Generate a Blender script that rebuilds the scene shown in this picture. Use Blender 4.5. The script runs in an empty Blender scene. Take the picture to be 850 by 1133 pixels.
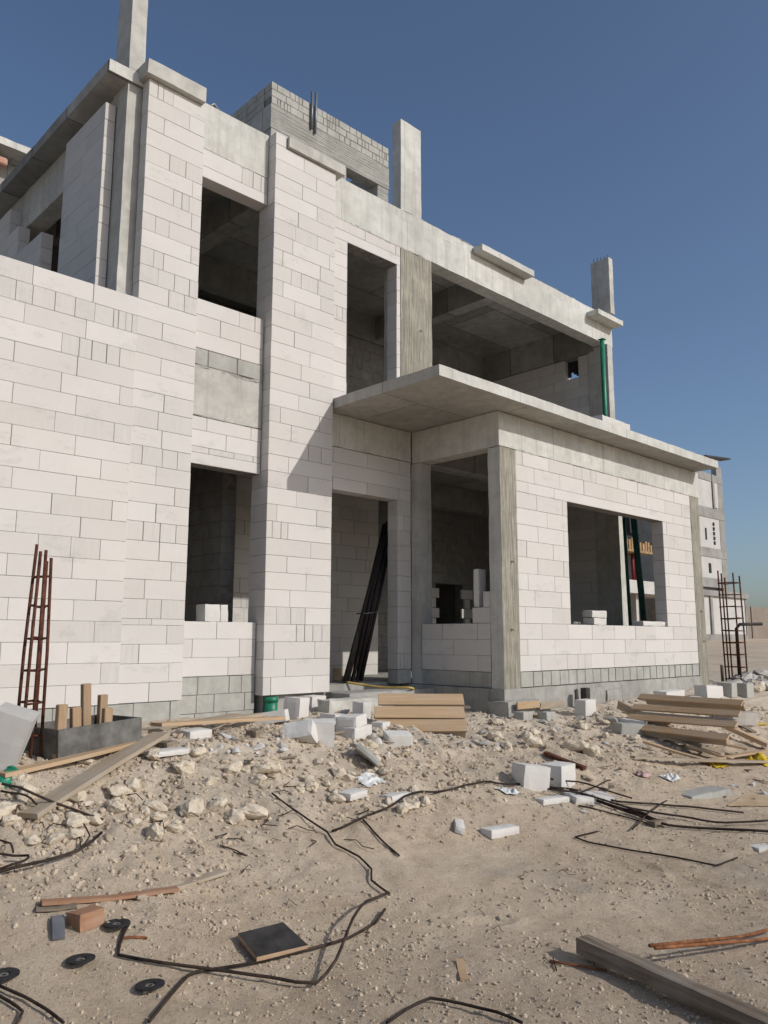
import bpy, bmesh, math, random
import numpy as np
from mathutils import Vector, Matrix, noise, Euler
R_ = math.radians
random.seed(7)
S = bpy.context.scene
COL = S.collection

# ------------------------------------------------------------------ camera
CR = np.array([[0.72215,0.10864,0.68315],[-0.69173,0.1105,0.71365],[0.00204,-0.98792,0.15494]])
FPX, CX, CY, CZ = 885.886, 425.0, 566.5, 1.45
cam = bpy.data.cameras.new('camera'); cam_o = bpy.data.objects.new('camera', cam); COL.objects.link(cam_o)
cam.sensor_fit = 'VERTICAL'; cam.sensor_height = 36.0; cam.lens = 36.0*FPX/1133.0
cam.clip_start = 0.05; cam.clip_end = 3000
rt, dn, fw = CR[:,0], CR[:,1], CR[:,2]
cam_o.matrix_world = Matrix(((rt[0],-dn[0],-fw[0],0),(rt[1],-dn[1],-fw[1],0),(rt[2],-dn[2],-fw[2],CZ),(0,0,0,1)))
S.camera = cam_o

def ray(u, v): return CR @ np.array([u-CX, v-CY, FPX])
def onY(u, v, y): r = ray(u,v); t = y/r[1]; return Vector((r[0]*t, y, CZ+r[2]*t))
def onX(u, v, x): r = ray(u,v); t = x/r[0]; return Vector((x, r[1]*t, CZ+r[2]*t))

# ------------------------------------------------------------------ terrain
def ss(a, b, t):
    t = min(1, max(0, (t-a)/(b-a))); return t*t*(3-2*t)
def gs(x, y, cx, cy, sx, sy, rot=0):
    c, s = math.cos(rot), math.sin(rot); dx, dy = x-cx, y-cy
    p, q = (dx*c+dy*s)/sx, (-dx*s+dy*c)/sy
    return math.exp(-0.5*(p*p+q*q))
_fr=random.Random(31); PRINTS=[]
for _ in range(34):
    _d=_fr.uniform(2.0,6.5); _a=_fr.uniform(.15,1.35); PRINTS.append((_d*math.cos(_a),_d*math.sin(_a),_fr.uniform(0,6.3),_fr.uniform(.008,.018)))
def prints(x,y):
    h=0
    for px,py,r,dp in PRINTS:
        dx,dy=x-px,y-py
        if dx*dx+dy*dy<.05:
            c,s=math.cos(r),math.sin(r); q=((dx*c+dy*s)/.145)**2+((-dx*s+dy*c)/.055)**2
            h-=dp*math.exp(-q*q) - .35*dp*math.exp(-(q-1.6)**2*3)
    return h
def ground_base(x, y):
    h = 0.60*ss(2.7, 6.0, y+0.10*math.sin(x*0.9))
    h -= 0.13*gs(x,y,8.6,5.4,1.6,0.9)
    h += 0.13*gs(x,y,2.7,5.25,1.5,0.5) + 0.10*gs(x,y,1.2,5.0,0.9,0.6) + 0.05*gs(x,y,4.4,5.3,0.8,0.5)
    h += 0.09*gs(x,y,9.6,4.9,0.8,0.5) + 0.14*gs(x,y,15.6,6.2,1.0,0.9)
    d = math.hypot(x, y)
    if d > 14: h += 0.0135*(min(d,75)-14)
    return h
def ground_h(x, y):
    h = ground_base(x, y); d = math.hypot(x, y)
    fade = 1.0 if d < 20 else max(0.15, 1-(d-20)/40)
    rub = 0.3 + 1.1*ss(3.4, 4.6, y)*(1-ss(6.4,7.4,y))
    h += 0.05*(noise.noise((x*0.8, y*0.8, 3.1)))*fade
    h += 0.036*rub*noise.noise((x*2.6, y*2.6, 7.7))*fade
    if d < 7 and y < 4.8: h += prints(x,y)
    if d < 16:
        h += 0.026*rub*noise.noise((x*7.0, y*7.0, 1.7)) + 0.009*(0.35+rub)*noise.noise((x*15.0, y*15.0, 5.2)) + 0.010*rub*max(0,noise.noise((x*29.0, y*29.0, 8.2)))
    return h
def P(u, v, lift=0.0):
    """the ground point seen at photo pixel (u, v)"""
    r = ray(u, v); r = r/np.linalg.norm(r); t, st = 0.6, 0.05
    f = lambda t: CZ+r[2]*t-ground_h(r[0]*t, r[1]*t)-lift
    while t < 150:
        if f(t) < 0: break
        t += st; st = 0.03+0.004*t
    a, b = t-st, t
    for _ in range(24):
        m = (a+b)/2
        if f(m) > 0: a = m
        else: b = m
    return Vector((r[0]*b, r[1]*b, CZ+r[2]*b))

# ------------------------------------------------------------------ object helpers
def tag(o, label=None, cat=None, group=None, kind=None):
    if label: o['label'] = label
    if cat: o['category'] = cat
    if group: o['group'] = group
    if kind: o['kind'] = kind
    return o
def empty(name, loc, label, cat, group=None, rot=(0,0,0)):
    o = bpy.data.objects.new(name, None); COL.objects.link(o); o.location = loc; o.rotation_euler = rot
    o.empty_display_size = 0.2
    return tag(o, label, cat, group)

class MB:
    def __init__(s): s.v=[]; s.f=[]; s.m=[]; s.t=[]; s.c=[]; s.sm=[]
    def add(s, vs, fs, m=0, t=0.5, c=0.0, M=None, smooth=False):
        n = len(s.v)
        if M is not None: vs = [M @ Vector(p) for p in vs]
        s.v += [tuple(p) for p in vs]
        for i, f in enumerate(fs):
            s.f.append(tuple(n+k for k in f))
            s.m.append(m[i] if isinstance(m, list) else m); s.t.append(t); s.c.append(c); s.sm.append(smooth)
        return s
    def cbox(s, x0,x1,y0,y1,z0,z1, ch=0.004, m=0, t=0.5, c=0.0, M=None):
        """box with chamfered edges"""
        ch = min(ch, 0.45*min(x1-x0,y1-y0,z1-z0)); vs=[]; ix={}
        X,Y,Z=(x0,x1),(y0,y1),(z0,z1)
        for i in (0,1):
            for j in (0,1):
                for k in (0,1):
                    x,y,z=X[i],Y[j],Z[k]; a,b,d=(ch,-ch)[i],(ch,-ch)[j],(ch,-ch)[k]
                    ix[i,j,k,0]=len(vs); vs.append((x,y+b,z+d))
                    ix[i,j,k,1]=len(vs); vs.append((x+a,y,z+d))
                    ix[i,j,k,2]=len(vs); vs.append((x+a,y+b,z))
        fs=[]
        for a in range(3):
            for e in (0,1):
                q=[]
                for p,r in ((0,0),(1,0),(1,1),(0,1)):
                    k=[0,0,0]; k[a]=e; k[(a+1)%3]=p; k[(a+2)%3]=r; q.append(ix[k[0],k[1],k[2],a])
                fs.append(q if e else q[::-1])
        for a in range(3):
            b,d=(a+1)%3,(a+2)%3
            for p in (0,1):
                for r in (0,1):
                    k0=[0,0,0]; k0[a]=0; k0[b]=p; k0[d]=r; k1=list(k0); k1[a]=1
                    q=[ix[(*k0,b)],ix[(*k1,b)],ix[(*k1,d)],ix[(*k0,d)]]
                    fs.append(q if (p==r)==False else q[::-1])
        for i in (0,1):
            for j in (0,1):
                for k in (0,1):
                    q=[ix[i,j,k,0],ix[i,j,k,1],ix[i,j,k,2]]
                    fs.append(q if (i+j+k)%2 else q[::-1])
        return s.add(vs,fs,m,t,c,M)
    def box(s, x0,x1,y0,y1,z0,z1, m=0, t=0.5, c=0.0, M=None):
        vs=[(x,y,z) for x in (x0,x1) for y in (y0,y1) for z in (z0,z1)]
        fs=[(0,1,3,2),(4,6,7,5),(0,4,5,1),(2,3,7,6),(0,2,6,4),(1,5,7,3)]
        return s.add(vs,fs,m,t,c,M)
    def rbox(s, x0,x1,y0,y1,z0,z1, seg=0.16, amp=0.004, m=0, front=None, M=None, seed=0.0):
        """cast-concrete box: subdivided, edges slightly uneven; front = material index of the -Y face"""
        D=((x0,x1),(y0,y1),(z0,z1)); N=[max(1,min(60,int(round((b-a)/seg)))) for a,b in D]
        vs=[]; key={}; fs=[]; ms=[]
        def vid(i,j,k):
            q=(i,j,k)
            if q in key: return key[q]
            p=Vector((x0+(x1-x0)*i/N[0], y0+(y1-y0)*j/N[1], z0+(z1-z0)*k/N[2]))
            n=noise.noise_vector(p*5.3+Vector((seed,0,0)))*amp + noise.noise_vector(p*23.0+Vector((0,seed,0)))*amp*0.8
            edge=sum((i in (0,N[0]), j in (0,N[1]), k in (0,N[2])))
            if edge>=2:   # worn arrises
                w=amp*(0.8+1.6*max(0,noise.noise(p*9.0)))
                c=Vector(((x0+x1)/2,(y0+y1)/2,(z0+z1)/2)); d=p-c
                n+=Vector((-math.copysign(w,d.x) if i in (0,N[0]) else 0, -math.copysign(w,d.y) if j in (0,N[1]) else 0, -math.copysign(w,d.z) if k in (0,N[2]) else 0))
            else: n*=0.5
            key[q]=len(vs); vs.append(p+n); return key[q]
        for a in range(3):
            b,d=(a+1)%3,(a+2)%3
            for e in (0,N[a]):
                for p in range(N[b]):
                    for r in range(N[d]):
                        q=[]
                        for pp,rr in ((p,r),(p+1,r),(p+1,r+1),(p,r+1)):
                            k=[0,0,0]; k[a]=e; k[b]=pp; k[d]=rr; q.append(vid(*k))
                        fs.append(q if e else q[::-1])
                        ms.append(front if (front is not None and a==1 and e==0) else m)
        return s.add(vs,fs,ms,0.5,0,M)
    def tube(s, pts, r, n=8, m=0, M=None, r2=None):
        pts=[Vector(p) for p in pts]; vs=[]; fs=[]; prev=None
        for i,p in enumerate(pts):
            d=(pts[min(i+1,len(pts)-1)]-pts[max(i-1,0)]).normalized()
            if prev is None:
                a=d.orthogonal().normalized()
            else:
                a=(prev-d*prev.dot(d))
                a=a.normalized() if a.length>1e-6 else d.orthogonal().normalized()
            prev=a; b=d.cross(a); rr=r if r2 is None else r+(r2-r)*i/(len(pts)-1)
            for k in range(n):
                t=2*math.pi*k/n; vs.append(p+a*math.cos(t)*rr+b*math.sin(t)*rr)
        for i in range(len(pts)-1):
            for k in range(n): fs.append((i*n+k,i*n+(k+1)%n,(i+1)*n+(k+1)%n,(i+1)*n+k))
        fs.append(tuple(range(n))[::-1]); fs.append(tuple(len(vs)-n+k for k in range(n)))
        return s.add(vs,fs,m,0.5,0,M,smooth=True)
    def build(s, name, mats, parent=None, base=None):
        b=Vector(base) if base is not None else Vector((0,0,0))
        me=bpy.data.meshes.new(name); me.from_pydata([(p[0]-b.x,p[1]-b.y,p[2]-b.z) for p in s.v],[],s.f)
        mats=mats if isinstance(mats,(list,tuple)) else [mats]
        for x in mats: me.materials.append(x)
        me.polygons.foreach_set('material_index', s.m); me.polygons.foreach_set('use_smooth', s.sm)
        a=me.attributes.new('tone','FLOAT','FACE'); a.data.foreach_set('value', s.t)
        a=me.attributes.new('cut','FLOAT','FACE'); a.data.foreach_set('value', s.c)
        me.update()
        o=bpy.data.objects.new(name, me); COL.objects.link(o)
        if parent is not None: o.parent=parent
        elif base is not None: o.location=b
        return o

# ------------------------------------------------------------------ materials
class NT:
    def __init__(s, name):
        s.mat=bpy.data.materials.new(name); s.mat.use_nodes=True; s.t=s.mat.node_tree; s.t.nodes.clear()
        s.out=s.n('ShaderNodeOutputMaterial'); s.b=s.n('ShaderNodeBsdfPrincipled'); s.l(s.b.outputs[0], s.out.inputs[0])
        s.tc=s.n('ShaderNodeTexCoord'); s.P=s.tc.outputs['Object']
    def n(s, t, **k):
        x=s.t.nodes.new(t)
        for a,v in k.items(): setattr(x,a,v)
        return x
    def l(s,a,b): s.t.links.new(a,b)
    def put(s, sock, v):
        if hasattr(v,'is_linked') or isinstance(v,bpy.types.NodeSocket): s.l(v,sock)
        else: sock.default_value=v
    def map(s, scale, src=None, rot=(0,0,0), loc=(0,0,0)):
        m=s.n('ShaderNodeMapping'); s.l(src or s.P, m.inputs[0]); m.inputs['Scale'].default_value=scale if hasattr(scale,'__len__') else (scale,)*3
        m.inputs['Rotation'].default_value=rot; m.inputs['Location'].default_value=loc; return m.outputs[0]
    def noise(s, scale, detail=4, rough=0.55, vec=None, dist=0.0):
        x=s.n('ShaderNodeTexNoise'); s.l(vec or s.P,x.inputs['Vector']); x.inputs['Scale'].default_value=scale
        x.inputs['Detail'].default_value=detail; x.inputs['Roughness'].default_value=rough; x.inputs['Distortion'].default_value=dist; return x.outputs['Fac']
    def voro(s, scale, vec=None, feat='F1', out='Distance'):
        x=s.n('ShaderNodeTexVoronoi',feature=feat); s.l(vec or s.P,x.inputs['Vector']); x.inputs['Scale'].default_value=scale; return x.outputs[out]
    def ramp(s, fac, stops):
        x=s.n('ShaderNodeValToRGB'); s.l(fac,x.inputs[0]); e=x.color_ramp.elements
        while len(e)<len(stops): e.new(0.5)
        for i,(p,c) in enumerate(stops):
            e[i].position=p; e[i].color=(*c,1) if hasattr(c,'__len__') else (c,c,c,1)
        return x.outputs[0]
    def mix(s, fac, a, b, mode='MIX'):
        x=s.n('ShaderNodeMix',data_type='RGBA',blend_type=mode); s.put(x.inputs[0],fac)
        s.put(x.inputs[6],(*a,1) if isinstance(a,tuple) and len(a)==3 else a); s.put(x.inputs[7],(*b,1) if isinstance(b,tuple) and len(b)==3 else b); return x.outputs[2]
    def math(s, op, a, b=0.5):
        x=s.n('ShaderNodeMath',operation=op); s.put(x.inputs[0],a); s.put(x.inputs[1],b); return x.outputs[0]
    def attr(s, name):
        x=s.n('ShaderNodeAttribute',attribute_name=name); return x.outputs['Fac']
    def objrand(s): return s.n('ShaderNodeObjectInfo').outputs['Random']
    def bump(s, h, strength=0.3, dist=0.01, prev=None):
        x=s.n('ShaderNodeBump'); s.l(h,x.inputs['Height']); x.inputs['Strength'].default_value=strength; x.inputs['Distance'].default_value=dist
        if prev is not None: s.l(prev,x.inputs['Normal'])
        return x.outputs[0]
    def done(s, col, rough=0.9, nrm=None, spec=0.25, metal=0.0):
        s.put(s.b.inputs['Base Color'],(*col,1) if isinstance(col,tuple) and len(col)==3 else col); s.put(s.b.inputs['Roughness'],rough)
        s.b.inputs['Specular IOR Level'].default_value=spec; s.b.inputs['Metallic'].default_value=metal
        if nrm is not None: s.l(nrm,s.b.inputs['Normal'])
        return s.mat

def mat_aac(name, lo=(.55,.522,.493), hi=(.625,.597,.568), dirt=0.30):
    k=NT(name); t=k.attr('tone'); c=k.attr('cut')
    col=k.mix(t,lo,hi)
    # sawn / split pieces: vertical streaks, greyer
    w=k.noise(1.0,3,0.6,k.map((30,30,3.0))); st=k.ramp(w,[(.3,(.44,.42,.39)),(.7,(.58,.555,.52))])
    col=k.mix(k.math('MULTIPLY',c,0.55),col,st)
    col=k.mix(k.math('MULTIPLY',k.ramp(k.noise(1.3,5,0.6),[(.42,0.0),(.72,1.0)]),dirt),col,(.48,.46,.425))
    col=k.mix(k.math('MULTIPLY',k.ramp(k.noise(55,3,0.7),[(.55,0.0),(.8,1.0)]),0.25),col,(.50,.48,.45))
    col=k.mix(k.math('MULTIPLY',k.ramp(k.noise(5.0,6,0.7,k.map((1,1,.35))),[(.60,0.0),(.74,1.0)]),0.22),col,(.47,.45,.41))
    col=k.mix(k.math('MULTIPLY',k.ramp(k.noise(.45,4,0.6),[(.40,0.0),(.65,1.0)]),0.30),col,(.60,.555,.50))
    col=k.mix(k.math('MULTIPLY',k.ramp(k.noise(2.1,6,0.75,k.map((1,1,2.2),None,(0,0,0),(7,3,1))),[(.57,0.0),(.66,1.0)]),0.42),col,(.42,.405,.37))
    col=k.mix(k.math('MULTIPLY',k.ramp(k.voro(2.3),[(.0,1.0),(.06,0.0)]),0.5),col,(.40,.38,.35))
    b=k.bump(k.noise(150,3,0.7),0.25,0.004); b=k.bump(k.noise(14,5,0.6),0.25,0.006,b)
    return k.done(col,0.95,b,0.15)
def mat_conc(name, dark, light, comb=0.0, horiz=0.0, panels=0.0, stain=0.5, pscale=(1,1,1), seams=0):
    k=NT(name); n1=k.noise(1.1,6,0.62); n2=k.noise(6.0,5,0.65); col=k.mix(k.ramp(n1,[(.32,0.0),(.68,1.0)]),dark,light)
    col=k.mix(k.math('MULTIPLY',k.ramp(n2,[(.42,0.0),(.66,1.0)]),0.45),col,tuple(x*0.72 for x in dark))
    # drips down the face
    col=k.mix(k.math('MULTIPLY',k.ramp(k.noise(1.0,4,0.6,k.map((7,7,.55))),[(.54,0.0),(.76,1.0)]),stain),col,tuple(x*0.5 for x in dark))
    col=k.mix(k.math('MULTIPLY',k.ramp(k.voro(11.0),[(.03,1.0),(.09,0.0)]),0.55),col,tuple(x*0.45 for x in dark))
    col=k.mix(k.math('MULTIPLY',k.ramp(k.noise(2.3,5,0.7),[(.60,0.0),(.70,1.0)]),0.35),col,tuple(min(.75,x*1.18) for x in light))
    b=k.bump(n2,0.35,0.012); b=k.bump(k.noise(60,3,0.7),0.3,0.004,b)
    if comb:
        w=k.noise(1.0,2,0.6,k.map((60,60,2.2) if not horiz else (.8,.8,42))); col=k.mix(k.math('MULTIPLY',k.ramp(w,[(.36,1.0),(.62,0.0)]),0.6*comb),col,tuple(x*0.45 for x in dark))
        b=k.bump(w,1.0*comb,0.03,b)
    if seams:
        v=k.map((.78,1,1),None,(R_(90),0,0),(.31,0,0)); br=k.n('ShaderNodeTexBrick',offset=0.0); k.l(v,br.inputs['Vector']); br.inputs['Scale'].default_value=1.0; br.inputs['Brick Width'].default_value=1.0; br.inputs['Row Height'].default_value=40.0
        br.inputs['Mortar Size'].default_value=.006; br.inputs['Mortar Smooth'].default_value=.6; br.inputs['Color1'].default_value=(.90,.90,.90,1); br.inputs['Color2'].default_value=(1,1,1,1); br.inputs['Mortar'].default_value=(.62,.61,.58,1)
        col=k.mix(.85,col,br.outputs[0],'MULTIPLY')
        col=k.mix(k.math('MULTIPLY',k.ramp(k.noise(1.0,3,0.6,k.map((22,22,.5))),[(.52,0.0),(.72,1.0)]),.4),col,(.33,.32,.285))
    if panels:
        br=k.n('ShaderNodeTexBrick'); k.l(k.map(pscale),br.inputs['Vector']); br.inputs['Scale'].default_value=1.0; br.inputs['Brick Width'].default_value=2.2; br.inputs['Row Height'].default_value=1.1
        br.inputs['Mortar Size'].default_value=0.010; br.inputs['Mortar Smooth'].default_value=0.3; br.inputs['Color1'].default_value=(.62,.62,.62,1); br.inputs['Color2'].default_value=(1,1,1,1); br.inputs['Mortar'].default_value=(.22,.22,.22,1)
        col=k.mix(panels,col,br.outputs[0],'MULTIPLY')
    return k.done(col,0.92,b,0.2)
def mat_plain(name, col, rough=0.8, var=0.15, scale=8.0, spec=0.3, metal=0.0, bump=0.2):
    k=NT(name); d=tuple(x*(1-var*1.6) for x in col); l=tuple(min(1,x*(1+var)) for x in col)
    c=k.mix(k.ramp(k.noise(scale,5,0.65),[(.3,0.0),(.7,1.0)]),d,l)
    return k.done(c,rough,k.bump(k.noise(scale*7,4,0.6),bump,0.004),spec,metal)
def mat_wood(name, a, b, axis=0, dirt=0.4):
    k=NT(name); sc=[14,14,14]; sc[axis]=0.9
    g=k.noise(1.6,6,0.65,k.map(tuple(sc)),1.2); col=k.mix(k.ramp(g,[(.3,0.0),(.7,1.0)]),a,b)
    col=k.mix(k.math('MULTIPLY',k.ramp(k.noise(3.0,5,0.7),[(.48,0.0),(.72,1.0)]),dirt),col,(.44,.40,.34))
    r=k.objrand(); col=k.mix(k.math('MULTIPLY',r,0.28),col,tuple(x*0.6 for x in a))
    return k.done(col,0.85,k.bump(g,0.35,0.004),0.2)
def mat_ground():
    k=NT('sandy_ground'); n1=k.noise(.55,6,0.6); n2=k.noise(3.1,6,0.68); n3=k.noise(34,6,0.8); n4=k.noise(170,3,0.75)
    col=k.mix(k.ramp(n1,[(.36,0.0),(.64,1.0)]),(.50,.39,.275),(.635,.51,.375))
    col=k.mix(k.math('MULTIPLY',k.ramp(n2,[(.46,0.0),(.66,1.0)]),0.55),col,(.68,.565,.43))
    col=k.mix(k.math('MULTIPLY',k.ramp(n2,[(.28,1.0),(.42,0.0)]),0.5),col,(.34,.258,.18))
    # pale cement dust lies along the foot of the house
    sx=k.n('ShaderNodeSeparateXYZ'); k.l(k.P,sx.inputs[0])
    nb=k.math('ADD',sx.outputs[1],k.math('MULTIPLY',k.noise(1.2,4,0.6),1.8))
    dust=k.n('ShaderNodeMapRange'); k.l(nb,dust.inputs[0]); dust.inputs[1].default_value=4.6; dust.inputs[2].default_value=6.6
    df=k.n('ShaderNodeMapRange'); k.l(nb,df.inputs[0]); df.inputs[1].default_value=9.5; df.inputs[2].default_value=8.0
    col=k.mix(k.math('MULTIPLY',k.math('MULTIPLY',dust.outputs[0],df.outputs[0]),0.6),col,(.66,.59,.49))
    # reddish spilled soil in the foreground right
    red=k.n('ShaderNodeMapRange'); k.l(k.math('ADD',sx.outputs[1],k.math('MULTIPLY',k.noise(1.7,4,0.6),1.6)),red.inputs[0]); red.inputs[1].default_value=3.1; red.inputs[2].default_value=1.9
    col=k.mix(k.math('MULTIPLY',red.outputs[0],0.35),col,(.34,.24,.17))
    col=k.mix(k.math('MULTIPLY',k.ramp(n3,[(.52,0.0),(.70,1.0)]),0.55),col,(.70,.60,.47))
    col=k.mix(k.math('MULTIPLY',k.ramp(n3,[(.30,1.0),(.45,0.0)]),0.65),col,(.17,.13,.095))  # dips of the grain darkened, shadows of small pits put into the colour
    col=k.mix(k.math('MULTIPLY',k.ramp(n4,[(.58,0.0),(.72,1.0)]),0.35),col,(.58,.51,.42))
    gp=k.ramp(k.noise(.9,6,0.7,k.map((1,1,1),None,(0,0,.6),(4,9,0))),[(.54,0.0),(.64,1.0)]); col=k.mix(k.math('MULTIPLY',gp,.45),col,(.40,.352,.288))
    sp=k.ramp(k.noise(60,3,0.8,k.map((1,1,1),None,(0,0,0),(3,3,3))),[(.30,1.0),(.40,0.0)]); col=k.mix(k.math('MULTIPLY',sp,.6),col,(.13,.10,.075))
    v=k.voro(46); b=k.bump(n3,0.9,0.016); b=k.bump(n4,0.9,0.007,b); b=k.bump(k.ramp(v,[(0,1.0),(.35,0.0)]),0.35,0.008,b)
    return k.done(col,0.97,b,0.1)
def mat_stone(name, a, b):
    k=NT(name); n=k.noise(5,6,0.65); col=k.mix(k.ramp(n,[(.32,0.0),(.68,1.0)]),a,b); col=k.mix(k.math('MULTIPLY',k.objrand(),0.25),col,(.38,.32,.25))
    col=k.mix(k.math('MULTIPLY',k.attr('tone'),0.6),col,(.20,.155,.115))
    return k.done(col,0.95,k.bump(k.noise(30,5,0.7),0.5,0.01),0.12)

M_AAC=mat_aac('aerated_block'); M_AACL=mat_aac('aerated_block_loose',(.55,.53,.50),(.66,.64,.61),0.40)
M_AACS=mat_aac('mortar_smeared_block',(.36,.35,.33),(.50,.49,.465),1.0)
M_MORT=mat_plain('mortar_joint',(.24,.22,.195),0.95,0.3,12)
M_CMU=mat_conc('grey_block',(.34,.335,.302),(.46,.45,.41),stain=.25)
M_BASE=mat_conc('plinth_render',(.29,.28,.255),(.43,.415,.38),stain=.5)
M_CON=mat_conc('cast_concrete',(.52,.51,.465),(.66,.65,.60),stain=.30,seams=1)
M_CONR=mat_conc('raw_grey_concrete',(.40,.385,.348),(.56,.545,.495),stain=.5)
M_COMB=mat_conc('combed_concrete',(.33,.305,.245),(.46,.43,.36),comb=1.0,stain=.2)
M_COMBH=mat_conc('board_marked_concrete',(.34,.33,.295),(.47,.46,.415),comb=1.0,horiz=1.0,stain=.35)
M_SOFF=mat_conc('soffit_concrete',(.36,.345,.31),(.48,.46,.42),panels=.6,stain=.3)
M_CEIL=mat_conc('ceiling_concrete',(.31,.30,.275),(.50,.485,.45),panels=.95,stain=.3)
M_CMUI=mat_conc('shade_darkened_grey_block',(.18,.176,.165),(.28,.272,.255),stain=.25); CMI=None  # same grey block, darkened so interior shade is put into its colour
M_GND=mat_ground()
M_STONE=mat_stone('limestone',(.55,.465,.35),(.72,.635,.51)); M_STONEG=mat_stone('grey_rubble',(.34,.325,.30),(.52,.50,.465))
M_WOOD=mat_wood('pine_board',(.40,.265,.15),(.56,.40,.25)); M_WOODO=mat_wood('weathered_board',(.30,.235,.165),(.44,.365,.275),dirt=.6)
M_WOODR=mat_wood('reddish_wood',(.27,.135,.075),(.38,.22,.135),dirt=.25)
M_WOODG=mat_wood('grey_timber',(.10,.076,.055),(.34,.275,.205),dirt=.35)
M_WOODZ=mat_wood('stake_wood',(.30,.20,.12),(.44,.315,.20),axis=2,dirt=.3)
M_BLKPLY=mat_plain('black_film_plywood',(.035,.032,.030),0.55,0.5,9,0.4); M_PLYE=mat_wood('plywood_edge',(.33,.20,.11),(.46,.31,.19))
M_RUST=mat_plain('rusty_steel',(.115,.042,.024),0.8,0.45,20,0.3,0.3); M_RUSTO=mat_plain('orange_rust_steel',(.26,.11,.05),0.85,0.4,25,0.2,0.2)
M_BLK=mat_plain('black_pipe',(.020,.016,.014),0.6,0.5,20,0.35); M_ROD=mat_plain('dark_rusty_rod',(.042,.028,.021),0.8,0.6,9,0.25); M_DISC=mat_plain('abrasive_black',(.022,.022,.024),0.75,0.4,60,0.3); M_HUB=mat_plain('disc_steel',(.30,.29,.27),0.5,0.3,30,0.5,0.7)
M_GREEN=mat_plain('green_plastic',(.012,.20,.115),0.45,0.2,6,0.5); M_GREEND=mat_plain('dark_green_steel',(.012,.085,.062),0.5,0.3,8,0.4)
M_REDP=mat_plain('red_prop_steel',(.20,.022,.028),0.6,0.3,8); M_YEL=mat_plain('yellow_plastic',(.62,.43,.02),0.5,0.2,8); M_YFORM=mat_plain('yellow_formwork',(.33,.21,.10),0.6,0.25,3)
M_HOSE=mat_plain('yellow_hose',(.50,.36,.10),0.5,0.25,5); M_GALV=mat_plain('galvanised_pipe',(.20,.21,.23),0.45,0.2,6,0.5,0.5)
M_CARD=mat_plain('cardboard',(.44,.33,.21),0.9,0.2,6); M_PINK=mat_plain('pink_paper',(.50,.33,.30),0.8,0.3,9); M_SHEET=mat_plain('white_plastic_sheet',(.66,.66,.64),0.5,0.2,9)
M_FARW=mat_plain('far_white_panel',(.50,.485,.46),0.9,0.08,1.0,bump=.05); M_FARG=mat_plain('far_grey_concrete',(.29,.28,.26),0.9,0.2,0.8,bump=.1); M_FARB=mat_plain('far_blue_grey_wall',(.27,.28,.30),0.9,0.1,0.6,bump=.05)
M_DARK=mat_plain('dark_opening',(.03,.03,.035),0.9,0.2,2); M_BEIGE=mat_plain('beige_boundary_wall',(.25,.205,.17),0.95,0.12,0.7,bump=.1)
M_PINKB=mat_plain('pink_brick_piece',(.48,.27,.20),0.9,0.15,9)

# ------------------------------------------------------------------ ground
def axis(lo, hi, step, far_lo, far_hi):
    a=list(np.arange(lo,hi,step)); d=step; x=lo
    while x>far_lo: d*=1.22; x-=d; a.insert(0,x)
    d=step; x=a[-1]
    while x<far_hi: d*=1.16; x+=d; a.append(x)
    return a
xs=axis(0.2,12.0,0.024,-400,1500); ys=axis(0.9,7.8,0.024,-300,1500)
vs=[(x,y,ground_h(x,y)) for y in ys for x in xs]; nx=len(xs)
fs=[(j*nx+i,j*nx+i+1,(j+1)*nx+i+1,(j+1)*nx+i) for j in range(len(ys)-1) for i in range(nx-1)]
g=MB(); g.add(vs,fs,smooth=True); tag(g.build('ground',M_GND),kind='structure')

# ------------------------------------------------------------------ the house
HB=Vector((7.0,10.0,0.6))
house=empty('unfinished_house',HB,'unfinished two storey villa of white aerated blocks and raw grey concrete, with open windows','house')
def part(mb,name,mats,label=None):
    o=mb.build(name,mats,house,HB)
    if label: o['label']=label
    return o

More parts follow.
